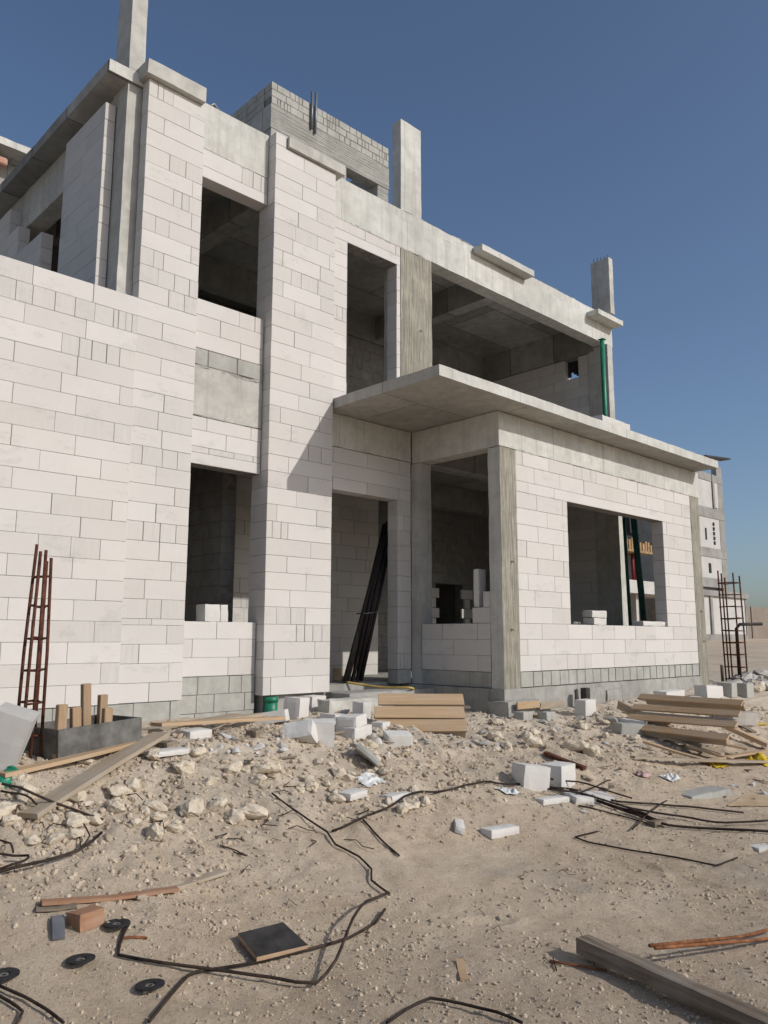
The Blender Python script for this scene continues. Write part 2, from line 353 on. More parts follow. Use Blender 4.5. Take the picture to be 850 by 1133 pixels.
def block_wall(name, ax, front, depth, u0,u1, zs, holes=(), seed=1, L=0.6, mats=None, gap=0.004, cutp=0.07, lint=(), label=None, ch=0.003, jit=0.0016):
    rnd=random.Random(seed); mb=MB()
    def put(a,b,z0,z1,inset,m,t=0.5,c=0.0,chm=ch):
        j=rnd.uniform(-jit,jit) if m==0 else 0
        f0,f1=front+inset+j,front+depth-inset
        if ax=='x': mb.cbox(a,b,f0,f1,z0,z1,chm,m,t,c)
        else: mb.cbox(f0,f1,a,b,z0,z1,chm,m,t,c)
    off0=rnd.random()*L
    for ci in range(len(zs)-1):
        z0,z1=zs[ci],zs[ci+1]; zm=(z0+z1)/2; iv=[(u0,u1)]
        for (a,b,c,d) in holes:
            if c-1e-4<zm<d+1e-4:
                nv=[]
                for p,q in iv:
                    if b<=p or a>=q: nv.append((p,q)); continue
                    if a>p: nv.append((p,a))
                    if b<q: nv.append((b,q))
                iv=nv
        off=off0+(ci%2)*L/2+rnd.uniform(-.09,.09)
        for p,q in iv:
            if q-p<0.02: continue
            if q-p>0.05: put(p+.007,q-.007,z0+.001,z1-(0.001 if ci<len(zs)-2 else .006),0.007,1,chm=0.0005)
            if ci in lint: js=[p]+[x for x in (lint[ci] if isinstance(lint,dict) else ()) if p<x<q]+[q]
            else:
                k=math.ceil((p-off)/L); js=[p]
                while off+k*L<q:
                    x=off+k*L
                    if x-js[-1]>0.09: js.append(x)
                    k+=1
                if len(js)>1 and q-js[-1]<0.09: js.pop()
                js.append(q)
            for a,b in zip(js[:-1],js[1:]):
                segs=[(a,b,0.0)]
                if ci not in lint and rnd.random()<cutp and b-a>0.25:
                    n=rnd.choice((2,3,3,4)); w=[rnd.uniform(.7,1.3) for _ in range(n)]; s_=sum(w); x=a; segs=[]
                    for q_ in w: segs.append((x,x+(b-a)*q_/s_,rnd.uniform(.4,1))); x+=(b-a)*q_/s_
                elif ci not in lint and rnd.random()<.07: segs=[(a,b,rnd.uniform(.35,.8))]
                elif ci not in lint and b-a<0.3 and rnd.random()<0.6: segs=[(a,b,rnd.uniform(.3,.9))]
                for (a2,b2,cc) in segs:
                    gg=gap*rnd.choice((.4,.6,.8,1,1.4,2.2)); hz=gap*rnd.uniform(.35,.9)
                    put(a2+gg/2,b2-gg/2,z0+hz/2,z1-hz/2,0,0,rnd.random()**0.7 if cc==0 else rnd.uniform(0,.5),cc)
    return part(mb,name,mats or [M_AAC,M_MORT],label)
def crs(z0,z1,h=0.2):
    n=max(1,int(round((z1-z0)/h))); return [z0+(z1-z0)*i/n for i in range(n+1)]
def con(name,x0,x1,y0,y1,z0,z1,mats=None,front=None,label=None,seg=0.16,amp=0.004):
    return part(MB().rbox(x0,x1,y0,y1,z0,z1,seg,amp,0,front,seed=x0*3+z0),name,mats or [M_CON],label)
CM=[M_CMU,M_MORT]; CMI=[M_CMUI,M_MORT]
MY=7.75
# terrace wall on the left, with the block courses down to the plinth
block_wall('block_wall','x',7.60,.20,-2.6,3.675,crs(.80,5.0),seed=3,label='tall white block wall with an open terrace on top')
block_wall('plinth_course','x',7.615,.18,-2.6,4.38,[.40,.60,.797],seed=4,L=.4,mats=CM,gap=.008)
# pier 1 and its cap
block_wall('block_pier','x',7.632,.15,3.679,4.392,crs(.80,1.57)+[1.635]+crs(1.635,7.60)[1:],seed=5,cutp=.11,label='left block pier')
con('pier_cap',3.62,4.36,7.555,7.95,7.603,7.785,[M_CONR])
# window bay between the piers
block_wall('block_wall','x',MY,.20,4.398,5.381,[1.03,1.23,1.43,1.62]+crs(1.62,3.36)[1:]+[3.49,3.56,3.75,3.905],[(4.43,5.39,1.62,3.36)],seed=8,lint=(12,),label='wall of the lower bay window')
block_wall('block_wall','x',MY,.20,4.398,5.381,[4.705,4.90,5.10,5.29]+crs(5.29,6.80)[1:]+[6.94,7.155],[(4.43,5.39,5.29,6.80)],seed=9,lint=(11,),label='wall of the upper bay window')
con('beam',4.398,5.381,7.745,8.0,3.91,4.50,[M_CONR],label='grey concrete band between the bay windows')
block_wall('block_band','x',7.742,.2,4.398,5.381,[4.505,4.70],seed=10,L=.4,mats=CM,gap=.01)
con('beam',4.398,5.381,7.745,7.99,7.16,7.75)
block_wall('plinth_course','x',7.746,.2,4.40,5.381,[.44,.64,.835,1.027],seed=12,L=.4,mats=CM,gap=.008)
# pier 2 and its cap
block_wall('block_pier','x',7.60,.33,5.386,6.372,crs(.80,1.0)+crs(1.0,7.585)[1:],seed=14,cutp=.11,label='middle block pier')
block_wall('block_band','x',7.602,.33,5.386,5.55,[7.588,7.74],seed=15)
con('pier_cap',5.556,6.50,7.55,7.95,7.59,7.74,[M_CONR])
con('footing',5.45,6.36,7.68,7.95,.30,.797,[M_BASE])
# facade right of pier 2, upper floor
block_wall('block_wall','x',MY,.20,6.378,7.738,[4.484,4.66]+crs(4.66,6.79)[1:]+[6.93,7.078],[(6.72,7.66,4.484,6.79)],seed=18,lint=(12,),label='wall round the tall upper opening')
con('column',7.742,8.405,7.742,8.1,4.484,7.076,[M_CONR,M_COMB],front=1,label='wide combed concrete column')
con('beam',6.378,13.62,7.747,8.0,7.08,7.552,label='long pale beam over the big upper opening')
# roof slab and what stands on it
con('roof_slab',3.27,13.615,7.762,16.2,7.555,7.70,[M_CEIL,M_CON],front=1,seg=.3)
con('ledge',9.40,10.80,7.56,7.758,7.565,7.675,[M_CON]); con('ledge',12.72,13.62,7.50,7.758,7.45,7.552,[M_CON])
con('column',7.80,8.245,7.80,7.99,7.703,9.20,label='smooth concrete column stub standing on the roof')
cb=con('column',13.40,13.55,7.63,8.04,7.703,8.86,[M_CONR],label='thin concrete column stub with rebar at the roof end')
for i in range(5): MB().tube([(13.47,7.68+.078*i,8.84),(13.47+random.uniform(-.01,.01),7.68+.078*i,8.93+random.uniform(0,.05))],.007,6).build('rebar',M_RUST,cb,HB)
con('column',3.51,3.70,7.80,8.16,4.484,9.4,[M_CONR],label='slender concrete column rising above the roof')
# stair tower on the roof
con('tower_beam',6.97,9.69,10.0,10.25,9.76,10.20,[M_CONR,M_COMBH],front=1,label='board marked beam of the roof stair tower')
con('tower_beam',6.97,7.2,10.253,12.6,9.76,10.20,[M_CONR])
block_wall('tower_wall','x',10.003,.22,6.98,8.63,crs(7.703,9.757),seed=20,L=.4,mats=CM,gap=.008)
con('tower_column',9.40,9.685,10.01,10.24,7.703,9.757,[M_CONR,M_COMBH],front=1)
block_wall('tower_parapet','x',10.004,.2,6.975,9.685,crs(10.203,10.60,.1323),seed=21,L=.27,mats=CM,gap=.016,cutp=.3)
block_wall('tower_parapet','y',6.975,.2,10.21,12.6,crs(10.203,10.60,.1323),seed=22,L=.27,mats=CM,gap=.012)
block_wall('tower_wall','y',6.985,.2,10.23,12.6,crs(7.703,9.757),seed=23,L=.4,mats=CM,gap=.008)
con('tower_wall',9.45,9.68,10.25,12.6,7.703,10.2,[M_CONR]); con('tower_wall',6.98,9.68,12.61,12.8,7.703,10.5,[M_CONR])
mb=MB(); mb.tube([(7.80,9.97,10.1),(7.80,9.97,10.80)],.022); mb.tube([(7.88,9.97,10.05),(7.89,9.97,10.83)],.022); part(mb,'conduit',M_GALV)
# door wall
block_wall('block_wall','x',MY,.20,6.378,7.94,[1.03]+crs(1.03,3.33)[1:]+[3.49,3.69,3.893],[(6.42,7.68,1.0,3.33)],seed=25,lint=(12,),label='wall round the door opening')
block_wall('plinth_course','x',7.752,.19,7.682,7.94,[.84,1.027],seed=26,L=.4,mats=CM)
con('beam',6.378,7.945,7.746,7.99,3.897,4.337,[M_CON])
# porch side: column, low wall, beam
con('column',7.953,8.18,7.575,7.76,.84,3.872,[M_CONR])
block_wall('low_wall','y',7.962,.19,6.385,7.57,[1.03,1.23,1.43,1.632],seed=28,cutp=0,label='low block wall of the porch side opening')
block_wall('low_wall','y',7.963,.19,6.385,6.68,[1.635,1.832],seed=29,cutp=0); block_wall('low_wall','y',7.964,.19,6.385,6.50,[1.835,2.03],seed=30,cutp=0)
block_wall('plinth_course','y',7.958,.19,6.385,7.75,[.835,1.027],seed=31,L=.4,mats=CM)
con('beam',7.953,8.20,6.195,7.742,3.877,4.337,[M_CON]); con('plinth_beam',7.90,8.2,6.40,7.9,.15,.832,[M_BASE])
# right wing front
con('column',7.950,8.29,6.178,6.378,.80,3.872,[M_CON,M_COMB],front=1,label='combed corner column of the right wing')
block_wall('block_wall','x',6.187,.20,8.293,13.215,[1.03,1.23,1.43,1.632]+crs(1.632,3.33)[1:]+[3.475,3.69,3.873],[(9.455,12.20,1.632,3.33)],seed=34,lint={11:[8.55,9.15,12.55,13.0]},cutp=.03,label='front wall of the right wing round its wide window')
con('column',13.22,13.545,6.180,6.40,.62,3.876,[M_CONR,M_COMB],front=1,label='combed right end column of the right wing')
con('beam',7.947,13.60,6.183,6.42,3.88,4.336,[M_CON],label='beam under the canopy of the right wing')
block_wall('plinth_course','x',6.184,.20,8.293,13.215,[.835,1.027],seed=36,L=.2,mats=CM,gap=.016,cutp=0,label='row of small grey blocks under the right wing wall')
con('plinth_beam',7.93,13.25,6.165,6.42,.1,.832,[M_BASE])
con('footing',9.45,10.15,6.10,6.162,.42,.79,[M_BASE],seg=.1,amp=.012); con('footing',10.19,10.62,6.115,6.162,.46,.74,[M_BASE],seg=.1,amp=.012); con('footing',7.86,8.5,6.05,6.4,.2,.70,[M_BASE],seg=.1,amp=.012)
for (x0,x1,y,z) in ((8.30,13.2,6.181,3.862),(4.40,5.38,7.741,7.135),(6.38,7.73,7.742,7.06)): part(MB().rbox(x0,x1,y,y+.03,z,z+.045,.05,.012,0,None,None,x0),'mortar_line',M_BASE)
part(MB().rbox(4.40,5.378,7.738,7.76,4.46,4.515,.04,.011,0),'mortar_line',M_BASE); part(MB().rbox(4.40,5.378,7.738,7.76,3.90,3.93,.04,.010,0),'mortar_line',M_BASE)
part(MB().rbox(7.80,13.6,7.755,7.85,7.685,7.715,.06,.016,0),'slab_rim',M_CONR); part(MB().rbox(6.5,8.4,7.743,7.76,7.06,7.10,.04,.010,0),'mortar_line',M_BASE)
for (x,z,y) in ((8.12,5.9,7.735),(8.16,5.2,7.735),(8.10,1.55,6.172),(8.13,2.4,6.172),(13.36,1.9,6.172),(13.40,1.4,6.172)): part(MB().tube([(x,y+.02,z),(x+.01,y-.015,z+.005),(x+.035,y-.02,z-.012)],.006,6),'tie_wire',M_RUST)
# canopy and floors
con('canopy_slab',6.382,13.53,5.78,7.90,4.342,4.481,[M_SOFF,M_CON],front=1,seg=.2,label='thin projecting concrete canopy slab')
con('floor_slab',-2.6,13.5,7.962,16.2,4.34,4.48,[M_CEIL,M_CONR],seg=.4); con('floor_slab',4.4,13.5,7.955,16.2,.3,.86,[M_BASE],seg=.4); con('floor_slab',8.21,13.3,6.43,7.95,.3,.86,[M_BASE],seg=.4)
con('step',6.40,7.92,7.28,7.745,.3,.80,[M_BASE],seg=.1,amp=.01,label='rough concrete door step')
con('step',5.9,6.75,7.05,7.27,.3,.76,[M_CONR],seg=.1,amp=.012)
# upper right room: side wall with a hole, column, beams
con('column',13.33,13.52,7.70,8.14,4.484,7.076,[M_CONR],label='corner column of the upper open room')
block_wall('block_wall','y',13.345,.2,8.145,10.6,crs(4.484,6.98),[(8.37,8.69,6.6,6.93)],seed=40,cutp=.05,label='side wall of the upper room with a small square hole')
mb=MB()
for i in range(5): mb.cbox(13.47,13.52,8.38+.062*i,8.435+.062*i,6.70+random.uniform(-.06,.07),6.97,.004)
part(mb,'dark_hole_strips',M_DARK)  # dark strips put in to blacken the small hole
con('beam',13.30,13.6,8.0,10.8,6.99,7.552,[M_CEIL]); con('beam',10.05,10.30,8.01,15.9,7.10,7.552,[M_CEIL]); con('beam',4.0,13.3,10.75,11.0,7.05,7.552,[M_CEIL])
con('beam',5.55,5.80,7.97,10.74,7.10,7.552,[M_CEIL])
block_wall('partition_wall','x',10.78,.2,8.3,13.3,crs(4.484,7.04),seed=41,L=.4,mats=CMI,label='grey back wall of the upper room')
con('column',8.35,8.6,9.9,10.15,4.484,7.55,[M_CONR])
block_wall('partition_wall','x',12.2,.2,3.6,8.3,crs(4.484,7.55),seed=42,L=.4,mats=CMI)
# terrace side on the left
block_wall('block_wall','y',3.38,.12,8.05,9.14,crs(4.484,7.38),seed=43,cutp=0,label='free standing block panel on the terrace')
con('beam',3.52,3.76,8.17,16.0,6.97,7.552,[M_CONR]); 
block_wall('block_wall','y',3.38,.15,9.76,10.62,crs(4.484,6.48),seed=44,cutp=0); block_wall('block_wall','y',3.382,.15,10.622,11.0,crs(4.484,6.90),seed=45,cutp=0); block_wall('block_wall','y',3.38,.15,11.002,16.0,crs(4.484,7.30),seed=46,cutp=0)
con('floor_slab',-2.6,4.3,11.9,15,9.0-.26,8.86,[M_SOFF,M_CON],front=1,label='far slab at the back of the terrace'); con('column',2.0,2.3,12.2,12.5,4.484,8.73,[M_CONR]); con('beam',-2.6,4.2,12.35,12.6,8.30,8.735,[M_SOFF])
part(MB().cbox(3.46,3.60,12.02,12.2,8.50,8.62,.02),'brick_piece',M_PINKB)
# ground floor inside
block_wall('partition_wall','x',9.5,.2,6.2,8.97,[.864]+crs(1.03,4.33),seed=50,cutp=.05,label='white inner wall seen through the door')
con('column',13.30,13.56,7.60,8.10,.864,4.337,[M_CONR,M_CON],front=1)
block_wall('partition_wall','y',13.32,.2,8.105,10.5,crs(.864,4.33),seed=51,cutp=.05)
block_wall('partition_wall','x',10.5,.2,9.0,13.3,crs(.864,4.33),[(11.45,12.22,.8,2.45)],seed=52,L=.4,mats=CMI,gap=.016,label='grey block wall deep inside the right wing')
mb=MB(); rnd=random.Random(5)
for i in range(8):
    for x,s_ in ((11.30,1),(12.30,-1)):
        w=.34 if i%2 else .16; mb.cbox(x-w/2,x+w/2,10.44,10.49,.88+.19*i,1.06+.19*i,.004,0,rnd.random())
part(mb,'toothed_jamb',M_AACL)
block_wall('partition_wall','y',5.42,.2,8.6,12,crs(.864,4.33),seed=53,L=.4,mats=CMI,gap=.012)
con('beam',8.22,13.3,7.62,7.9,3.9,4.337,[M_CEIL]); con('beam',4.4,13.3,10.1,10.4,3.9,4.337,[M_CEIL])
# back and left outer walls close the shell
block_wall('block_wall','x',16.0,.2,-2.6,13.5,crs(.60,4.33),[(6.9,7.0,1.2,2.4)],seed=60,cutp=0); block_wall('block_wall','x',16.0,.2,3.4,13.5,crs(4.484,7.55),seed=61,cutp=0)
block_wall('block_wall','y',13.32,.2,10.75,16,crs(.60,4.33),seed=62,cutp=0); block_wall('block_wall','y',13.345,.2,10.82,16,crs(4.484,7.55),seed=63,cutp=0)
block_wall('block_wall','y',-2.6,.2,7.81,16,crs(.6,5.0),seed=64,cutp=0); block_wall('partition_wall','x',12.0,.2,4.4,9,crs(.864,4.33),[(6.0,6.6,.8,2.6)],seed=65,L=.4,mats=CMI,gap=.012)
block_wall('partition_wall','y',4.0,.2,7.97,12,crs(.864,4.33),seed=66,cutp=.05)

# ------------------------------------------------------------------ far buildings
def fz(u,v,y): return onY(u,v,y).z
B2=Vector((52,27,1.1)); far=empty('concrete_frame_building',B2,'tall unfinished building far behind the right end of the villa, white panels between grey beams','building')
def fpart(mb,name,mats): return mb.build(name,mats,far,B2)
Y2=27.0; zb=[fz(790,v,Y2) for v in (515,526,534,563,574,607,617,640,650,712)]
xa=onY(772,600,Y2).x; xr=onY(799,600,Y2).x; xrr=onY(803,600,Y2).x
mb=MB(); 
for a,b in ((1,2),(3,4),(5,6),(7,8)): mb.box(xa-1,xrr,Y2-.05,Y2+.4,zb[b],zb[a]); fpart(mb,'ring_beam',M_FARG); mb=MB()
for a,b in ((2,3),(4,5),(6,7)): fpart(MB().box(xa-1,xr-.3,Y2,Y2+.3,zb[b]+.01,zb[a]-.01),'wall_panel',M_FARW)
fpart(MB().box(xr-.28,xrr,Y2-.02,Y2+.4,.5,zb[0]),'column',M_FARG)
fpart(MB().box(xr-1.3,xr-1.0,Y2-.1,Y2-.06,zb[3],zb[1]),'drain_strip',M_FARG)
fpart(MB().box(xr-1.0,xr-.45,Y2-.09,Y2-.01,zb[3]+.1,zb[2]-.05),'white_strip',M_FARW)
for i in range(5):
    p=onY(789.5+i*.35,580+i*5.2,Y2-.02); fpart(MB().box(p.x-.12,p.x+.12,Y2-.06,Y2-.01,p.z-.13,p.z+.13),'vent_hole',M_DARK)
for (u0,v0,u1,v1) in ((780,584,782,597),(784,623,787,634)):
    p=onY(u0,v0,Y2); q=onY(u1,v1,Y2); fpart(MB().box(p.x,q.x,Y2-.05,Y2-.01,q.z,p.z),'window',M_DARK)
# low annex
xl=onY(776,690,26.5).x; xe=onY(827,690,26.5).x
za=[fz(805,v,26.5) for v in (655,661,702,712)]
fpart(MB().box(xl,xe+.1,26.3,29,za[1],za[0]),'annex_parapet',M_FARG); fpart(MB().box(xl,xe-.25,26.52,29,za[2],za[1]-.01),'annex_wall',M_FARW)
fpart(MB().box(xe-.24,xe,26.45,26.8,za[3]-.5,za[1]-.01),'annex_column',M_FARG); fpart(MB().box(xl,xe-.25,26.4,29,za[3]-.6,za[2]-.01),'annex_plinth',M_FARG)
p=onY(788,690,26.4).x; fpart(MB().box(p,p+.35,26.4,26.5,za[2],za[1]-.02),'annex_pilaster',M_FARG)
# open frame seen through the wing window
xw0=onY(640,640,Y2).x; xw1=onY(760,640,Y2).x
zf=[fz(715,v,Y2) for v in (572,602,603,611,614,643,657,693)]
fpart(MB().box(xw0,xw1,Y2,Y2+8,zf[6],zf[5]),'floor_slab',mat_plain('far_pale_slab',(.50,.49,.46),0.9,0.1,0.6)); 
mb=MB()
for i in range(16):
    x=onY(690,605,Y2).x+i*.36; mb.box(x,x+.2+.1*random.random(),Y2-.2,Y2,zf[3],zf[1]+random.uniform(-.1,.25))
mb.box(onY(690,605,Y2).x,onY(718,605,Y2).x,Y2-.3,Y2+4,zf[3]-.15,zf[3]); fpart(mb,'formwork',M_YFORM)
for u in (691,694,706,708.5,711):
    x=onY(u,620,Y2).x; fpart(MB().tube([(x,Y2+.4,zf[5]),(x,Y2+.4,zf[3]-.15)],.11,6),'prop',M_REDP)
for u in (696,699,702,717):
    x=onY(u,670,Y2).x; fpart(MB().tube([(x,Y2+.5,.8),(x,Y2+.5,zf[6])],.11,6),'prop',M_REDP)
for u in (692,714): x=onY(u,620,Y2).x; fpart(MB().box(x-.4,x+.4,Y2+.6,Y2+1.4,.6,zf[3]-.16),'column',M_FARW)
fpart(MB().box(onY(700,580,Y2).x,onY(712,580,Y2).x,Y2+.2,Y2+1,fz(705,590,Y2),fz(705,572,Y2)),'black_square',M_DARK)  # plain near-black box in the upper part of the frame
fpart(MB().box(onY(713,580,Y2).x,xa-1.1,Y2+5,Y2+5.3,.5,zb[1]),'rear_wall',M_FARB)
fpart(MB().box(xw0,xa-1.1,Y2+9,Y2+9.3,.5,zb[5]),'rear_wall',M_DARK)  # near-black sheet, the dark inside of the open floors put into its colour
fpart(MB().box(xw0,xw0+.4,Y2+.2,Y2+9,.5,zb[5]),'rear_wall',M_FARG)
fpart(MB().box(xa-1,xrr-.1,Y2+.45,Y2+12,.5,zb[1]),'core_wall',M_FARG)
bw=empty('boundary_wall',(90,34,1.2),'long beige boundary wall on the horizon at the right','wall')
zt=fz(840,672,34); mb=MB(); mb.box(72,260,34,34.3,.3,zt); mb.build('wall_panel',M_BEIGE,bw,(90,34,1.2))
mb=MB()
for i in range(16): mb.box(73+i*12,73.35+i*12,33.9,33.99,.3,zt+.05)
mb.build('pilaster',M_BEIGE,bw,(90,34,1.2))

# ------------------------------------------------------------------ chunks, stones
def hull_mesh(name, seed, n=26, sh=(1,1,1), rough=0.12, mat=None):
    rnd=random.Random(seed); bm=bmesh.new()
    for _ in range(n):
        d=Vector((rnd.gauss(0,1),rnd.gauss(0,1),rnd.gauss(0,1))).normalized()*rnd.uniform(.82,1.0)
        bm.verts.new((d.x*sh[0],d.y*sh[1],d.z*sh[2]))
    r=bmesh.ops.convex_hull(bm,input=bm.verts); bmesh.ops.delete(bm,geom=[x for x in r['geom_interior'] if isinstance(x,bmesh.types.BMVert)],context='VERTS')
    bmesh.ops.triangulate(bm,faces=bm.faces[:])
    bmesh.ops.subdivide_edges(bm,edges=bm.edges[:],cuts=2,use_grid_fill=True)
    for v in bm.verts: v.co+=noise.noise_vector(v.co*2.4+Vector((seed,0,0)))*rough+noise.noise_vector(v.co*6.5+Vector((0,seed,0)))*rough*.45
    me=bpy.data.meshes.new(name); bm.to_mesh(me); bm.free()
    me.materials.append(mat); a=me.attributes.new('tone','FLOAT','FACE'); me.attributes.new('cut','FLOAT','FACE')
    return me
STONES=[hull_mesh('stone_mesh',40+i,22+4*(i%3),((1,.8,.62),(1,.7,.75),(1,.9,.5))[i%3],.13,M_STONE) for i in range(9)]
STONEG=[hull_mesh('rubble_mesh',80+i,16,((1,.7,.5),(1,.8,.65))[i%2],.06,M_STONEG) for i in range(6)]
CHUNK=[hull_mesh('chunk_mesh',120+i,13,((1,.75,.6),(1,.6,.55))[i%2],.04,M_AACL) for i in range(6)]
def stone(name, meshes, p, size, label, cat, group=None, sink=.28, rnd=random):
    o=bpy.data.objects.new(name, rnd.choice(meshes)); COL.objects.link(o)
    o.location=(p[0],p[1],p[2]+size*(.5-sink)); o.rotation_euler=(rnd.uniform(-.4,.4),rnd.uniform(-.4,.4),rnd.uniform(0,6.3)); o.scale=(size*rnd.uniform(.85,1.15),size*rnd.uniform(.8,1.1),size*rnd.uniform(.75,1.05))
    return tag(o,label,cat,group)
rs=random.Random(21)
for (u,v,px,lab,ms) in [
    (278,893,20,'big pale boulder half buried at the right foot of the earth mound',STONES),(193,913,12,'angular pale stone standing at the foot of the earth mound',STONES),
    (104,903,13,'rounded stone just below the long plank, left of a smaller one',STONES),(128,890,13,'rounded stone lying against the lower edge of the long plank',STONES),(95,888,10,'stone wedged above the two stones by the long plank',STONES),
    (637,822,20,'large pale rubble lump in front of the right wing window',STONES),(590,818,13,'pale rubble lump left of the largest one before the right wing',STONES),(655,828,12,'small lump leaning right of the large pale lump',STONES),
    (838,757,15,'pale boulder behind the steel cage at the right edge',STONES),(345,868,12,'pale stone above the bent rod on the mound slope',STONES),(412,836,14,'stone leaning on the tilted grey slab chunk',STONES),(425,850,10,'small stone right of the tilted grey slab chunk',STONES),
    (232,862,11,'stone high on the middle of the mound',STONES),(85,878,16,'flat pale rock on the mound left of the plank end',STONES),(150,908,9,'pale stone between the plank and the standing stone',STONES)]:
    p=P(u,v+px*.5); d=(p-Vector((0,0,CZ))).length; stone('stone',ms,p,px*1.05*d/FPX*.9,lab,'stone',rnd=rs)
# unlabeled-by-feature loose stones: three families, each alike
def scatter(n, box, size, meshes, name, label, cat, group, rnd):
    k=0
    while k<n:
        u,v=rnd.uniform(box[0],box[2]),rnd.uniform(box[1],box[3]); p=P(u,v)
        if p.y>7.2 or (p.y>6.0 and p.x>7.8): continue
        if noise.noise((p.x*1.6,p.y*1.6,2.2))+.4*noise.noise((p.x*4,p.y*4,6.2))<rnd.uniform(-.25,.35): continue
        d=(p-Vector((0,0,CZ))).length; s_=rnd.uniform(*size)**1.0; s_=size[0]+(size[1]-size[0])*rnd.random()**2.8
        stone(name,meshes,p,s_,label,cat,group,rnd=rnd); k+=1
scatter(85,(0,835,330,935),(.02,.10),STONES,'stone','small pale stone among many on the slope of the earth mound','stone','small stones on the earth mound',rs)
scatter(70,(330,820,480,900),(.02,.09),STONES,'stone','small pale stone in the stone spill right of the earth mound','stone','small stones right of the mound',rs)
scatter(70,(540,785,760,835),(.025,.11),STONES,'stone','small stone in the rubble strip before the right wing','stone','small stones before the right wing',rs)
scatter(50,(330,790,560,832),(.03,.085),STONEG,'rubble_chunk','grey concrete chunk in the rubble before the door','rubble','grey rubble before the door',rs)
scatter(45,(600,775,850,830),(.03,.10),STONEG,'rubble_chunk','grey concrete chunk in the rubble along the right wing','rubble','grey rubble along the right wing',rs)
scatter(40,(215,795,440,835),(.025,.075),CHUNK,'block_fragment','small white block fragment in the debris before the middle pier','rubble','white block crumbs before the pier',rs)
scatter(26,(600,855,850,900),(.02,.06),CHUNK,'block_fragment','small white fragment among the rods on the right','rubble','white crumbs among the rods',rs)
scatter(40,(805,705,850,765),(.10,.30),STONEG,'rubble_chunk','grey debris chunk in the far heap beyond the steel cage','rubble','far debris heap',rs)
# gravel: uncountable pebbles in one mesh
rg=random.Random(77); bm=bmesh.new(); bmesh.ops.create_icosphere(bm,subdivisions=1,radius=1); iv=[v.co.copy() for v in bm.verts]; iff=[[v.index for v in f.verts] for f in bm.faces]; bm.free()
mb=MB(); N=0
while N<46000:
    r=rg.random()**1.25; d=1.7*(13.5/1.7)**r; a=rg.uniform(-.20,1.62)
    x,y=d*math.cos(a),d*math.sin(a)
    if y>7.5 or x<-.3 or y<.3 or (x>7.9 and y>6.1): continue
    dens=noise.noise((x*.9,y*.9,4.4))+.5*noise.noise((x*2.7,y*2.7,9.4)); zone=ss(3.3,4.8,y)
    if dens < rg.uniform(-.75,.45)-.35*zone: continue
    s_=(.0026+.0085*rg.random()**2.6)*(1+.9*zone)*(1 if d<4 else 1.25)
    if zone>.5 and rg.random()<.22: s_=.008+.018*rg.random()**2
    M=Matrix.Translation((x,y,ground_h(x,y)+s_*.15))@Euler((rg.uniform(-1,1),rg.uniform(-1,1),rg.uniform(0,6))).to_matrix().to_4x4()@Matrix.Diagonal((s_*rg.uniform(.8,1.5),s_*rg.uniform(.7,1.2),s_*rg.uniform(.5,.9),1))
    mb.add([p*rg.uniform(.75,1.2) for p in iv],iff,0,rg.random()**2,0,M); N+=1
M_GRAV=mat_stone('gravel_stone',(.40,.315,.225),(.62,.525,.405)); tag(mb.build('gravel',M_GRAV),kind='stuff')

# ------------------------------------------------------------------ loose blocks and boards
def block(name, u, v, L, H, W, yaw, label, cat='block', group=None, tilt=(0,0), lift=0, pos=None, mat=None, sink=.012, joint=None):
    p=P(u,v) if pos is None else Vector(pos); mb=MB(); rnd=random.Random(int(u*7+v)); j=lambda: rnd.uniform(-.004,.004)
    mb.rbox(-L/2,L/2,-W/2,W/2,0,H,max(.025,min(L,W,H)/4),.0035,0,seed=u+v)
    o=mb.build(name,mat or M_AACL); o.location=p+Vector((0,0,lift-sink-(rnd.uniform(0,.025) if pos is None else 0))); o.rotation_euler=((tilt[0],tilt[1],yaw) if pos is not None else (tilt[0]+rnd.uniform(-.06,.06),tilt[1]+rnd.uniform(-.06,.06),yaw))
    # chipped corners
    for vtx in o.data.vertices:
        vtx.co+=noise.noise_vector(Vector(vtx.co)*9+Vector((u,v,0)))*.004
    return tag(o,label,cat,group)
AZ=math.atan2(fw[1],fw[0])   # view azimuth
# sills
block('aerated_block',0,0,.20,.19,.19,.05,'paired block on the sill of the lower bay window, left piece',pos=(4.80,7.85,1.622),sink=0)
block('aerated_block',0,0,.10,.19,.19,.02,'thin block piece standing beside the block on the bay window sill',pos=(4.955,7.85,1.622),sink=0)
block('aerated_block',0,0,.36,.10,.18,.06,'lower block of the small stack on the wide window sill',pos=(10.22,6.29,1.634),sink=0)
block('aerated_block',0,0,.34,.10,.18,-.08,'upper block of the small stack on the wide window sill',pos=(10.20,6.28,1.737),sink=0)
block('aerated_block',0,0,.75,.075,.18,.03,'flat block slab at the right end of the wide window sill',pos=(11.82,6.30,1.634),sink=0)
for i,(x,s_) in enumerate(((9.72,.05),(9.82,.04))): stone('block_fragment',CHUNK,(x,6.29,1.655),s_,('left','right')[i]+' crumb of block beside the stack on the wide window sill','rubble')
block('aerated_block',0,0,.09,.49,.15,1.57,'upright block slab on the porch side wall',pos=(8.05,6.62,1.835),sink=0)
block('aerated_block',0,0,.80,.115,.30,.02,'white block lying on the canopy edge under the green post',pos=(10.28,5.99,4.484),sink=0)
